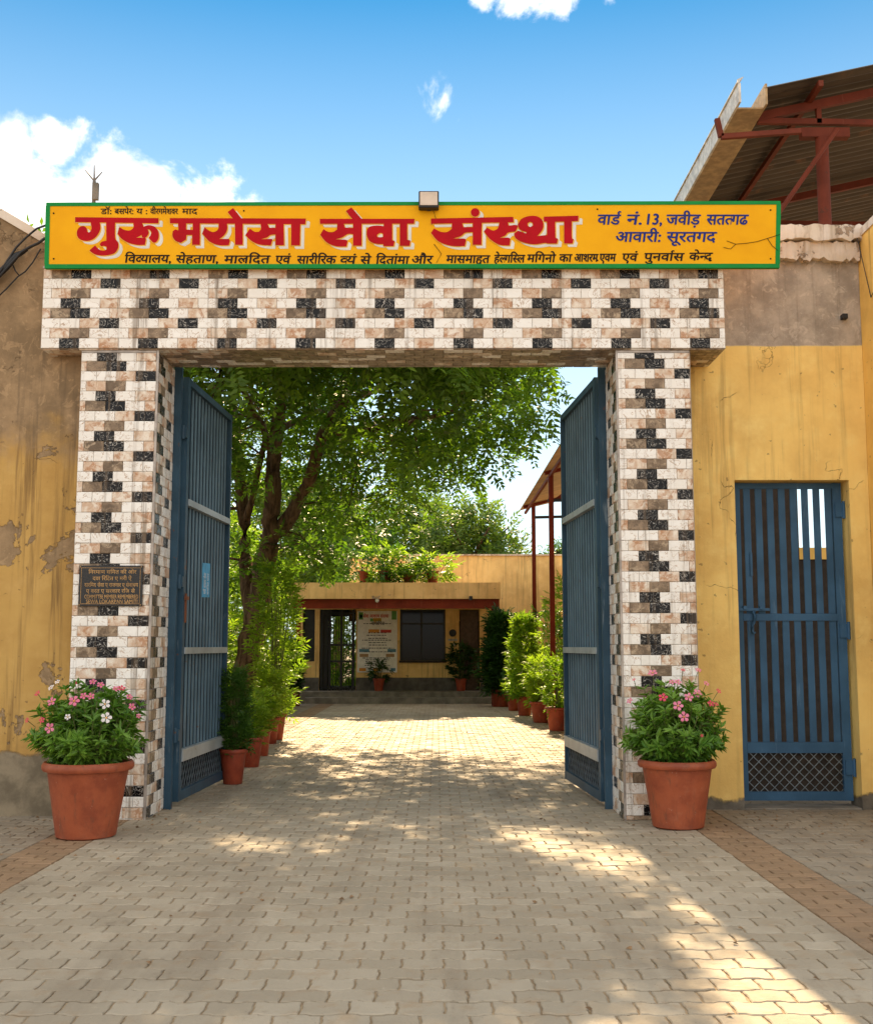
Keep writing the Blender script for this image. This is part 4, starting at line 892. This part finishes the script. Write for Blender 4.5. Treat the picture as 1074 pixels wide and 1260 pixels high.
def sprigs(cent, outd, length=.30, pairs=5, ll=.10, lw=.034, droop=.5, spread=1.0):
    """pinnate leaves; cent (n,3), outd (n,3) preferred direction"""
    n = len(cent); r = unit(outd + rng.normal(0, .55, (n, 3))); r[:, 2] -= droop * rng.uniform(0, 1, n); r = unit(r)
    up = unit(np.array([0, 0, 1.]) + rng.normal(0, .35, (n, 3))); s = unit(np.cross(r, up)); up = unit(np.cross(s, r)); out = []
    ln = length * rng.uniform(.65, 1.25, n)
    for k in range(pairs):
        f = (k + 1) / pairs; b = cent + r * (ln * f)[:, None]; b[:, 2] -= droop * .25 * ln * f * f
        for sg in (-1, 1):
            d = unit(r * .55 + s * sg * spread + rng.normal(0, .18, (n, 3))); nn = unit(up + rng.normal(0, .3, (n, 3)))
            out.append(leaf_quads(b, d, nn, ll * (1 - .35 * abs(f - .5)) * rng.uniform(.8, 1.2, n), np.full(n, lw)))
    out.append(leaf_quads(cent + r * ln[:, None], r, up, np.full(n, ll), np.full(n, lw)))
    return np.concatenate(out)
def clump_sprigs(centers, radii, per, **k):
    C_ = np.repeat(centers, per, axis=0); R_ = np.repeat(radii, per); d = unit(rng.normal(0, 1, (len(C_), 3)))
    p = C_ + d * (R_ * rng.uniform(.25, 1, len(C_)) ** .6)[:, None] * np.array([1.15, 1.15, .75]); return sprigs(p, d, **k)

# ------------------------------------------------------------------ the big courtyard tree
TY = 18.0
tree = thing("neem_tree", "large leafy neem tree with forked trunk on the courtyard's left", "tree", (-2.95, TY, 0))
def limb(l, r):
    return [tuple(P(x, y, d)) for x, y, d in l], r
q = MB()
limbs = [
 ([(296, 905, 18), (299, 860, 18), (303, 815, 18), (311, 775, 18), (320, 735, 18), (325, 695, 18), (332, 660, 18)], [.30, .25, .215, .20, .18, .17, .16]),
 ([(332, 662, 18), (334, 632, 17.9), (337, 570, 17.8), (340, 527, 17.7), (347, 495, 17.5), (352, 440, 17.2), (345, 380, 17)], [.15, .135, .125, .12, .09, .07, .04]),
 ([(330, 668, 18), (346, 652, 18), (363, 622, 17.9), (378, 596, 17.8), (388, 565, 17.6), (396, 536, 17.4), (410, 512, 17.2), (432, 476, 16.8), (470, 455, 16.3), (520, 425, 15.8)], [.13, .13, .11, .10, .095, .09, .085, .08, .065, .04]),
 ([(312, 770, 18), (302, 690, 18.2), (300, 625, 18.3), (295, 580, 18.4), (291, 540, 18.5), (285, 470, 18.8), (270, 400, 19)], [.12, .11, .10, .095, .08, .06, .03]),
 ([(395, 536, 17.4), (425, 528, 17), (460, 527, 16.4), (510, 515, 15.8), (560, 505, 15.3)], [.06, .055, .05, .035, .015]),
 ([(340, 530, 17.7), (370, 515, 18.2), (410, 500, 18.8), (470, 480, 19.6), (540, 470, 20)], [.06, .055, .05, .035, .02]),
 ([(385, 570, 17.7), (405, 548, 18.3), (440, 530, 19), (500, 500, 20), (580, 480, 20.5)], [.05, .045, .04, .03, .015]),
 ([(337, 560, 17.8), (320, 520, 17.2), (300, 480, 16.5), (270, 420, 15.6)], [.06, .05, .04, .02]),
 ([(432, 476, 16.8), (450, 420, 15.8), (470, 350, 14.8), (500, 300, 14)], [.055, .045, .035, .02]),
 ([(352, 440, 17.2), (380, 380, 16.2), (420, 320, 15.3)], [.05, .04, .02]),
 ([(345, 420, 17), (350, 340, 18.5), (360, 280, 20)], [.05, .04, .02]),
 ([(470, 455, 16.3), (540, 450, 16.8), (620, 460, 17.3)], [.04, .03, .012]),
 ([(303, 640, 18.2), (312, 600, 18), (322, 560, 17.8), (326, 520, 17.7)], [.06, .05, .045, .03]),
]
for l, r in limbs:
    pts = [Vector(p) for p, in [(p,) for p in limb(l, r)[0]]]; P2, R2 = [], []
    for i in range(len(pts) - 1):
        for k in range(3): f = k / 3; P2.append(pts[i].lerp(pts[i + 1], f) + Vector([random.gauss(0, .018) for _ in range(3)]) * (i > 0 or k > 0)); R2.append((r[i] * (1 - f) + r[i + 1] * f) * random.uniform(.94, 1.07))
    P2.append(pts[-1]); R2.append(r[-1]); q.tube(P2, R2, 10)
lp_ = limb(*limbs[0])[0]; b0 = Vector(lp_[0]); q.tube([(b0.x, TY, -.05), tuple(b0)], [.36, .30], 12)
q.part("trunk", BARK, tree, True)
BX = [(150, 400), (230, 620), (300, 700), (420, 690), (440, 665), (500, 660), (520, 630), (560, 615), (605, 590), (650, 560), (678, 520), (692, 480), (697, 455)]
def right_lim(py):
    pts = [(250, 690), (455, 697), (490, 690), (520, 675), (550, 642), (580, 600), (600, 565), (625, 500), (655, 440), (700, 410), (730, 390)]
    return np.interp(py, [p[0] for p in pts], [p[1] for p in pts])
def gpt(px, py): d = pdir(px, py); t = -CAMH / d.z; return Vector((d.x * t, d.y * t, 0))
# openings in the crown through which sun reaches the paving before the gate
GAPS = [(gpt(a, b), r) for a, b, r in ((400, 1020, .50), (480, 1024, .45), (335, 1068, .50), (300, 1112, .46), (262, 1165, .40), (345, 1025, .4), (600, 1030, .48), (640, 1052, .40), (690, 1078, .50), (775, 1035, .42), (840, 1085, .45), (800, 1150, .40), (860, 1190, .45), (950, 1215, .5), (1020, 1250, .5), (420, 950, .5), (560, 930, .6), (650, 955, .5), (500, 905, .8), (250, 1045, .3))]
def sunny(p):
    k = p - sd * (p.z / sd.z); return any((k - g).length < r for g, r in GAPS)
cs, rs_ = [], []; LIMBPX = []
for l, r in limbs[:4]:
    for p_, n_ in zip(l, l[1:]):
        for k in range(5): LIMBPX.append((p_[0] + (n_[0] - p_[0]) * k / 5, p_[1] + (n_[1] - p_[1]) * k / 5))
while len(cs) < 680:
    Y = random.uniform(12.3, 22); py = random.uniform(292, 700); px = random.uniform(60, 690)
    pad = .40 * FPX / Y * .8
    if px > right_lim(py) - pad * .9: continue
    if py > 610 and random.random() < .55: continue
    if py < 262 + pad * 2.1: continue
    if py > 560 and (Y < 15.5): continue
    if px < 290 and py > 560 and random.random() < .6: continue
    if Y < 17.6 and any(math.hypot(px - a, py - b) < 17 for a, b in LIMBPX) and random.random() < .85: continue
    pp = P(px, py, Y)
    if mnoise.noise(pp * .62) + .35 * mnoise.noise(pp * 1.9) < -.08: continue
    if sunny(pp) and random.random() < .93: continue
    if pp.x < -6.2 or pp.z > 8.3: continue
    if py > 455 and random.random() < .12: continue
    cs.append(pp); rs_.append(random.uniform(.28, .52))
for _ in range(520):  # hidden extra clumps added to shade the ground before the gate
    px = random.uniform(60, 600); Y = random.uniform(12, 15.5); py = random.uniform(352, 455); pp = P(px, py, Y)
    if mnoise.noise(pp * .62) + .35 * mnoise.noise(pp * 1.9) < .12: continue
    if sunny(pp): continue
    cs.append(pp); rs_.append(random.uniform(.3, .5))
for _ in range(330):  # unseen clumps added along the sun rays to shade the nearest paving
    g = gpt(random.uniform(-200, 800), random.uniform(1150, 1400)); Y = random.uniform(11.4, 14.0); pp = g + sd * ((Y - g.y) / sd.y)
    if sunny(pp) or proj(*pp)[1] < 345 or pp.x > .75: continue
    cs.append(pp); rs_.append(random.uniform(.3, .45))
CS = np.array([tuple(c) for c in cs]); RS = np.array(rs_)
arr = clump_sprigs(CS, RS, 12, length=.32, pairs=5, ll=.13, lw=.050, droop=.7)
q = MB()
limb_pts = [Vector(p) for l, r in limbs[1:] for p in limb(l, r)[0][1:]]
for c in cs[::2]:
    n_ = min(limb_pts, key=lambda p: (p - c).length); mid = n_.lerp(c, .5) + Vector((random.gauss(0, .1), random.gauss(0, .1), .12)); q.tube([n_, mid, c], [.022, .014, .006], 5, cap=False)
tag(q.part("twigs", BARK, tree, True), kind="stuff")
o = put("crown", quads_mesh("crown", [arr], LEAF_TREE, (-2.95, TY, 0)), tree, (-2.95, TY, 0))

def make_tree(cx, cy, h, rx, rz, n, label, mat, name="tree", seed=0, leaf=.2, ry=None):
    global rng
    rng = np.random.default_rng(seed); r2 = random.Random(seed)
    t = thing(name, label, "tree", (cx, cy, 0)); q = MB(); top = h - rz
    q.tube([(cx, cy, -.05), (cx + .1, cy, top * .5), (cx, cy, top)], [.22, .17, .12], 8)
    for k in range(6):
        a = k * 1.05; q.tube([(cx, cy, top * .9), (cx + math.cos(a) * rx * .4, cy + math.sin(a) * rx * .4, top + .2), (cx + math.cos(a) * rx * .8, cy + math.sin(a) * rx * .8, top + rz * .5)], [.08, .05, .02], 6)
    q.part("trunk", BARK, t, True)
    d = unit(rng.normal(0, 1, (n, 3))); rad = rng.uniform(.35, 1, n) ** .5; c = np.array([cx, cy, top]) + d * rad[:, None] * np.array([rx, ry or rx, rz]); c = c[c[:, 2] > top - rz * .75]
    put("crown", quads_mesh("crown", [clump_sprigs(c, rng.uniform(.3, .6, len(c)) * rx / 2.2, 16, length=leaf * 2, pairs=4, ll=leaf * .8, lw=leaf * .3, droop=.4)], mat, (cx, cy, 0)), t, (cx, cy, 0))
    return t
def atp(px, Y): return P(px, 700, Y).x
make_tree(atp(578, 36), 36, 5.85, 1.55, 1.5, 70, "bushy tree rising over the rear wall, right of the big tree", LEAF_FAR, "background_tree", 3, .26)
make_tree(atp(498, 40), 40, 6.6, 1.9, 2.0, 80, "tree behind the tan building, partly under the big tree's branches", LEAF_FAR, "background_tree", 4, .28)
make_tree(atp(415, 37), 37, 6.4, 2.0, 2.0, 90, "dense tree behind the left end of the tan building", LEAF_MID, "background_tree", 5, .26)
make_tree(atp(340, 33), 33, 6.5, 2.2, 2.2, 90, "leafy tree furthest left behind the courtyard", LEAF_FAR, "background_tree", 6, .26)
make_tree(atp(690, 44), 44, 5.3, .5, .6, 14, "small tree top peeking over the rear wall beside the lean-to", LEAF_MID, "background_tree", 8, .22)

# ------------------------------------------------------------------ pots and shrubs
POT_PROF = [(0, .0), (.31, .0), (.335, .02), (.45, .83), (.455, .845), (.50, .855), (.515, .88), (.515, .93), (.49, .965), (.455, .96), (.43, .90), (.42, .86), (0, .86)]
def pot(parent, dia, h, mat, n=36, lip=True):
    b = WL[parent]; q = MB(); q.lathe([(r * dia / 1.03, z * h / .965) for r, z in POT_PROF[:-2]], tuple(b), n); q.part("pot", mat, parent, True, 40)
    q = MB(); rr = .43 * dia / 1.03; n2 = 16
    q.add([tuple(b + Vector((0, 0, h * .91)))] + [tuple(b + Vector((rr * math.cos(2 * math.pi * k / n2), rr * math.sin(2 * math.pi * k / n2), h * .895 + random.uniform(-.01, .012)))) for k in range(n2)], [(0, 1 + k, 1 + (k + 1) % n2) for k in range(n2)])
    q.part("soil", SOIL, parent)
def shrub_leaves(b, h0, h, w, n, mat, parent, style='column', leaf=.09, lw=.018, stems=8, seed=0, sprl=.16, up=.5):
    global rng
    rng = np.random.default_rng(seed); r2 = random.Random(seed); q = MB(); tips = []
    for k in range(stems):
        a = 2 * math.pi * k / stems + r2.uniform(-.3, .3); sp = w * .5 * r2.uniform(.25, .85); hh = h * r2.uniform(.75, 1.)
        p0 = (b.x + .04 * math.cos(a), b.y + .04 * math.sin(a), b.z + h0 - .03); p1 = (b.x + sp * .5 * math.cos(a), b.y + sp * .5 * math.sin(a), b.z + h0 + hh * .5); p2 = (b.x + sp * math.cos(a), b.y + sp * math.sin(a), b.z + h0 + hh * .93)
        q.tube([p0, p1, p2], [.012, .009, .004], 5)
        tips.append((p0, p1, p2))
    q.part("stem", STEM, parent, True)
    u = rng.uniform(0, 1, n); a = rng.uniform(0, 2 * np.pi, n); z = h0 + h * u
    if style == 'column': prof = np.where(u < .15, .6 + u * 2.6, 1 - .75 * ((u - .15) / .85) ** 1.6)
    elif style == 'ball': prof = np.sqrt(np.clip(1 - (2 * u - 1) ** 2, 0.05, 1))
    elif style == 'vase': prof = .35 + .65 * np.sin(np.clip(u * 1.15, 0, 1) * np.pi * .75)
    else: prof = .5 + .5 * np.sin(u * 3.0)
    prof = prof * (1 + .22 * np.sin(a * 3 + u * 9 + seed)); rr = w / 2 * prof * np.sqrt(rng.uniform(.25, 1, n))
    c = np.stack([b.x + rr * np.cos(a), b.y + rr * np.sin(a), b.z + z], 1); od = np.stack([np.cos(a), np.sin(a), np.full(n, up)], 1)
    arr = sprigs(c, od, length=sprl, pairs=4, ll=leaf, lw=lw, droop=.25, spread=.8)
    put("foliage", quads_mesh("foliage", [arr], mat, tuple(b)), parent, tuple(b))
def gpt(px, py): d = pdir(px, py); t = -CAMH / d.z; return Vector((d.x * t, d.y * t, 0))
SHR = [  # base px, base py, dia, height of pot, shrub h, w, n, mat, style, label, leaf
 (284, 966, .29, .34, .78, .20, 300, LEAF_MID, 'column', "dark green feathery shrub in a terracotta pot beside the left gate leaf", .07, .012),
 (306, 945, .30, .33, .40, .16, 110, LEAF_BRIGHT, 'ball', "low light green shrub in the second pot of the left row", .08, .016),
 (319, 931, .28, .33, .46, .16, 110, LEAF_BRIGHT, 'vase', "light green shrub in the third pot of the left row", .09, .018),
 (330, 916, .30, .36, .70, .20, 120, LEAF_BRIGHT, 'vase', "leafy shrub in the fourth pot of the left row", .10, .018),
 (337, 911, .34, .38, 2.2, .50, 330, LEAF_BRIGHT, 'tall', "tallest bright green shrub of the left row, in a pot leaning on the tree side", .12, .022),
 (354, 868, .36, .36, .80, .42, 170, LEAF_DARK, 'ball', "dark potted shrub, nearest of the far left trio", .12, .03),
 (366, 865, .36, .37, 1.1, .46, 200, LEAF_DARK, 'ball', "dark potted shrub, middle one of the far left trio", .12, .03),
 (376, 861.5, .34, .38, .80, .34, 130, LEAF_DARK, 'ball', "dark potted shrub, furthest of the far left trio by the building", .12, .03),
 (688, 900, .44, .37, .74, .28, 100, LEAF_BRIGHT, 'vase', "sparse yellow green shrub in the right row's nearest pot", .11, .018),
 (667, 890, .44, .37, .74, .38, 120, LEAF_BRIGHT, 'vase', "spreading yellow green shrub in the right row's second pot", .11, .018),
 (646, 881, .36, .37, 1.55, .50, 420, LEAF_BRIGHT, 'column', "tall bright conical shrub in the right row's third pot", .11, .018),
 (632.5, 875, .34, .36, .50, .26, 90, LEAF_MID, 'ball', "small green shrub in the right row's fourth pot", .10, .02),
 (623.5, 869.5, .32, .36, .60, .26, 90, LEAF_MID, 'ball', "green shrub in the right row's fifth pot", .10, .02),
 (612, 865, .40, .40, 1.7, .62, 420, LEAF_DARK, 'column', "tall dark shrub in a pot at the right end of the building's steps", .15, .03),
 (603.5, 861, .34, .38, 1.1, .3, 120, LEAF_DARK, 'column', "narrow dark shrub in the last pot beside the building's right end", .13, .03),
]
for i, (px, py, dia, ph, h, w, n, mat, sty, lab, lf, lw) in enumerate(SHR):
    b = gpt(px, py); b.y += dia * .33
    if b.y > 25.8: b.y = 25.8
    t = thing("potted_shrub", lab, "potted plant", tuple(b), "potted shrubs lining the left of the courtyard" if px < 500 else "potted shrubs lining the right of the courtyard")
    pot(t, dia, ph, TERRA2, 24); shrub_leaves(b, ph * .85, h, w, int(n * (1.5 if px > 500 else 1.25)), mat, t, sty, lf, lw * (1.7 if px > 500 else 1.25), 8 if sty != 'tall' else 11, 20 + i, lf * 1.5, .7)
# plants on the platform
for px, py, dia, ph, h, w, n, mat, lab in ((466, 851, .30, .30, .42, .30, 26, LEAF_DARK, "small cactus like plant in a pot below the poster"), (567, 852, .30, .30, .80, .50, 80, LEAF_DARK, "dark spiky plant in a pot by the side door")):
    b = P(px, py, 27.75); b.z = FL
    t = thing("potted_plant", lab, "potted plant", tuple(b)); pot(t, dia, ph, TERRA2, 20); shrub_leaves(b, ph * .85, h, w, n, mat, t, 'vase', .15, .05, 5, 50 + int(px), .14)
# hedge bushes at the back of the left side, beyond the back door and right side
def bush(px, Y, h, w, n, mat, lab, seed, leaf=.12, z=0., name="bush"):
    x = P(px, 800, Y).x; t = thing(name, lab, "bush", (x, Y, z)); shrub_leaves(Vector((x, Y, z)), .0, h, w, n, mat, t, 'ball', leaf, leaf * .26, 9, seed, leaf * 1.8, .5); return t
bush(215, 18.5, 2.6, 1.8, 1100, LEAF_BRIGHT, "bright green bush behind the left gate leaf", 61)
bush(275, 23, 3.9, 1.8, 1300, LEAF_BRIGHT, "tall bright bush behind the big tree's trunk", 62, .14)
bush(318, 24.5, 3.4, 1.1, 550, LEAF_BRIGHT, "yellow green bush between the big tree and the building", 63, .14)
bush(268, 26.5, 2.2, 1.8, 800, LEAF_MID, "darker green bush in the courtyard's far left corner", 64, .14)
bush(415, 32.6, 3.0, 2.6, 2200, LEAF_BRIGHT, "green bush seen through the building's glazed door", 65, .14)
bush(515, 33.4, 2.4, 1.6, 500, LEAF_BRIGHT, "green bush seen through the building's window", 66, .14)
bush(700, 21.5, 2.5, .95, 330, LEAF_BRIGHT, "bright tall bush behind the right row of pots", 68, .12)
bush(673, 25, 2.1, .9, 260, LEAF_MID, "green bush behind the red posts", 69, .13)
# pots and plants on the canopy roof
for k, (px, wv, h, n, mat) in enumerate(((449, 1.1, .75, 95, LEAF_MID), (474, .95, .85, 110, LEAF_BRIGHT), (503, .9, .7, 90, LEAF_MID), (532, .9, .65, 80, LEAF_BRIGHT))):
    b = P(px, 700, 26.55); b.z = 2.79
    t = thing("rooftop_plant", ["leafy plant in the leftmost pot on the canopy roof", "trailing plant in the second pot on the canopy roof", "leafy plant in the third pot on the canopy roof", "leafy plant in the rightmost pot on the canopy roof"][k], "potted plant", tuple(b), "potted plants on the canopy roof")
    pot(t, .34, .30, TERRA2, 18); shrub_leaves(b, .02, h, wv, n, mat, t, 'ball', .17, .045, 6, 80 + k, .26, .1)

# ------------------------------------------------------------------ the two big flower pots
def flower(parent, p, outd, r, kind, rnd):
    o = Vector(outd).normalized(); a = o.cross(Vector((0, 0, 1))).normalized(); b = o.cross(a).normalized(); q = MB(); ph = rnd.uniform(0, 6)
    for k in range(5):
        t0 = ph + k * 2 * math.pi / 5; u = a * math.cos(t0) + b * math.sin(t0); v = a * -math.sin(t0) + b * math.cos(t0)
        pts = [Vector(p) + u * (r * .12), Vector(p) + u * (r * .65) + v * (r * .36) + o * (r * .12), Vector(p) + u * r + v * r * .22 + o * r * rnd.uniform(-.05, .2), Vector(p) + u * r - v * r * .22 + o * r * rnd.uniform(-.05, .2), Vector(p) + u * (r * .65) - v * (r * .36) + o * (r * .12)]
        q.add(pts, [(0, 1, 2, 3, 4)])
    fl = q.part("flower", FLOWER[kind], parent, org=p); q = MB(); q.tube([Vector(p) - o * .002, Vector(p) + o * r * .16], [r * .17, r * .13], 6); q.part("flower_centre", FCENTRE, fl, org=p); return fl
def flowerpot(b, dia, h, ph, pw, flowers, buds, label, seed, topbox):
    global rng
    rng = np.random.default_rng(seed); r2 = random.Random(seed)
    t = thing("flowerpot", label, "flowerpot", tuple(b), "large flowering pots before the gate pillars"); pot(t, dia, h, TERRA, 56)
    q = MB(); bs, ds, ns, ls, ws = [], [], [], [], []; cz = b.z + h * .9
    for k in range(250):
        a = r2.uniform(0, 2 * math.pi); el = math.acos(r2.uniform(-.12, 1)) ; rad = r2.uniform(.55, 1.0)
        ex = math.sin(el) * pw / 2; tip = Vector((b.x + math.cos(a) * ex * rad, b.y + math.sin(a) * ex * rad * .9, cz + max(.02, .25 + (ph - .25) * math.cos(el)) * rad * (1 if el < 1.2 else .8)))
        root = Vector((b.x + math.cos(a) * dia * .22 * math.sin(el), b.y + math.sin(a) * dia * .22 * math.sin(el), cz - .02)); mid = root.lerp(tip, .5) + Vector((0, 0, .04))
        q.tube([root, mid, tip], [.006, .0045, .0028], 4, cap=False); ax = (tip - mid).normalized()
        for f in np.linspace(.12, 1.0, 11):
            p = (root.lerp(mid, f * 2) if f < .5 else mid.lerp(tip, f * 2 - 1)); m_ = 2 if f < .9 else 6
            for _ in range(m_):
                dv = Vector((r2.gauss(0, 1), r2.gauss(0, 1), r2.gauss(0, 1))); dv = (dv - ax * dv.dot(ax)).normalized(); d_ = (dv * .9 + ax * r2.uniform(.3, .9)).normalized()
                bs.append(tuple(p)); ds.append(tuple(d_)); nn = d_.cross(dv.cross(ax)).normalized(); nn = nn if nn.z > 0 else -nn; ns.append(tuple(nn)); ls.append(r2.uniform(.05, .095)); ws.append(r2.uniform(.016, .026))
    q.part("stems", STEM, t, True); B, D, N, L_, W_ = map(np.array, (bs, ds, ns, ls, ws))
    # leaves of two folded halves for a midrib
    s = unit(np.cross(D, N)); Lc, Wc = L_[:, None], W_[:, None]; tip = B + D * Lc - N * Lc * .12; m1 = B + D * Lc * .33 ; m2 = B + D * Lc * .68
    h1 = np.stack([B, m1 + s * Wc * .5 + N * Wc * .22, m2 + s * Wc * .42 + N * Wc * .16 - N * Lc * .04, tip], 1); h2 = np.stack([tip, m2 - s * Wc * .42 + N * Wc * .16 - N * Lc * .04, m1 - s * Wc * .5 + N * Wc * .22, B], 1)
    put("foliage", quads_mesh("foliage", [np.concatenate([h1, h2], 1).reshape(-1, 4, 3)], LEAF_POT, tuple(b)), t, tuple(b))
    for px, py, kind, r in flowers:
        # front shell of the plant ellipsoid along the view ray
        d_ = pdir(px, py).normalized(); o_ = Vector((0, 0, CAMH)); c_ = Vector((b.x, b.y, cz + ph * .42)); S = Vector((pw / 2 * .98, pw / 2 * .95, ph * .60))
        oc = Vector([(o_[i] - c_[i]) / S[i] for i in range(3)]); dc = Vector([d_[i] / S[i] for i in range(3)]); A = dc.dot(dc); Bq = 2 * oc.dot(dc); Cq = oc.dot(oc) - 1; disc = Bq * Bq - 4 * A * Cq
        tt = (-Bq - math.sqrt(disc)) / (2 * A) if disc > 0 else -Bq / (2 * A)
        p = o_ + d_ * tt; outd = (p - c_).normalized() + Vector((0, -.9, .3)); fl = flower(t, p, outd, r, kind, r2)
        MB().tube([tuple(p - outd.normalized() * .002), tuple(p - outd.normalized() * .07 - Vector((0, -.01, .03)))], [.003, .002], 4).part("flower_stalk", STEM, fl, org=p)
Zl = lambda x, y: (20 + x / 3.16, 680 + y / 3.16); Zr = lambda x, y: (680 + x / 2.726, 700 + y / 2.726)
FS_ = 1.02
FLW = [(82, 548, 'red', .024), (135, 525, 'white', .024), (160, 503, 'white', .02), (228, 510, 'red', .018), (298, 503, 'pink', .026), (328, 515, 'pink', .026), (388, 530, 'pink', .024), (410, 528, 'red', .026), (440, 562, 'pink', .024), (450, 600, 'pink', .026), (475, 636, 'pink', .018), (345, 590, 'white', .036), (350, 643, 'white', .038), (225, 578, 'pink', .038), (262, 558, 'pink', .026), (290, 560, 'pink', .026), (138, 580, 'pink', .032), (130, 683, 'pink', .036), (42, 653, 'red', .020), (200, 640, 'white', .022), (100, 652, 'red', .022)]
bl_ = Vector((-2.50, 8.33, 0)); br_ = Vector((1.815, 8.76, 0))
flowerpot(bl_, .64, .53, .62, .84, [(*Zl(x, y), k, r * FS_) for x, y, k, r in FLW], [], "big terracotta pot with pink and white flowers before the left pillar", 5, None)
FRW = [(335, 350, 'pink', .036), (437, 340, 'red', .018), (488, 340, 'pink', .024), (515, 385, 'pink', .024), (556, 410, 'red', .022), (272, 372, 'red', .014), (400, 380, 'pink', .024), (420, 380, 'pink', .026), (370, 432, 'red', .034), (456, 431, 'pink', .034), (485, 418, 'pink', .034), (420, 460, 'pink', .038), (440, 497, 'pink', .038), (258, 443, 'pink', .026), (530, 452, 'red', .026), (548, 456, 'red', .020), (500, 560, 'red', .012)]
flowerpot(br_, .585, .50, .64, .80, [(*Zr(x, y), k, r * FS_) for x, y, k, r in FRW], [], "big terracotta pot with red and pink flowers before the right pillar", 9, None)

# loose stones, dust and dry leaves on the paving
q = MB(); rr = random.Random(11)
for _ in range(420):
    x, y = rr.uniform(-3.4, 3.6), rr.uniform(4.0, 20)
    if rr.random() < .5: x = rr.choice((rr.uniform(-3.2, -2.1), rr.uniform(1.4, 3.6))); y = rr.uniform(8.6, 9.7) if rr.random() < .6 else y
    s = rr.uniform(.006, .018); a = rr.uniform(0, 6); z = .003
    q.add([(x + s * math.cos(a + k * 1.9) * (1 + .3 * (k % 2)), y + s * math.sin(a + k * 1.9), z + (k % 2) * s * .5) for k in range(3)] + [(x, y, z + s * .7)], [(0, 1, 3), (1, 2, 3), (2, 0, 3), (0, 2, 1)])
tag(q.part("litter", simple("dry_litter", (.20, .12, .06), .9, var=.5)), "dry leaf bits and grit scattered over the paving", "litter", kind='stuff')
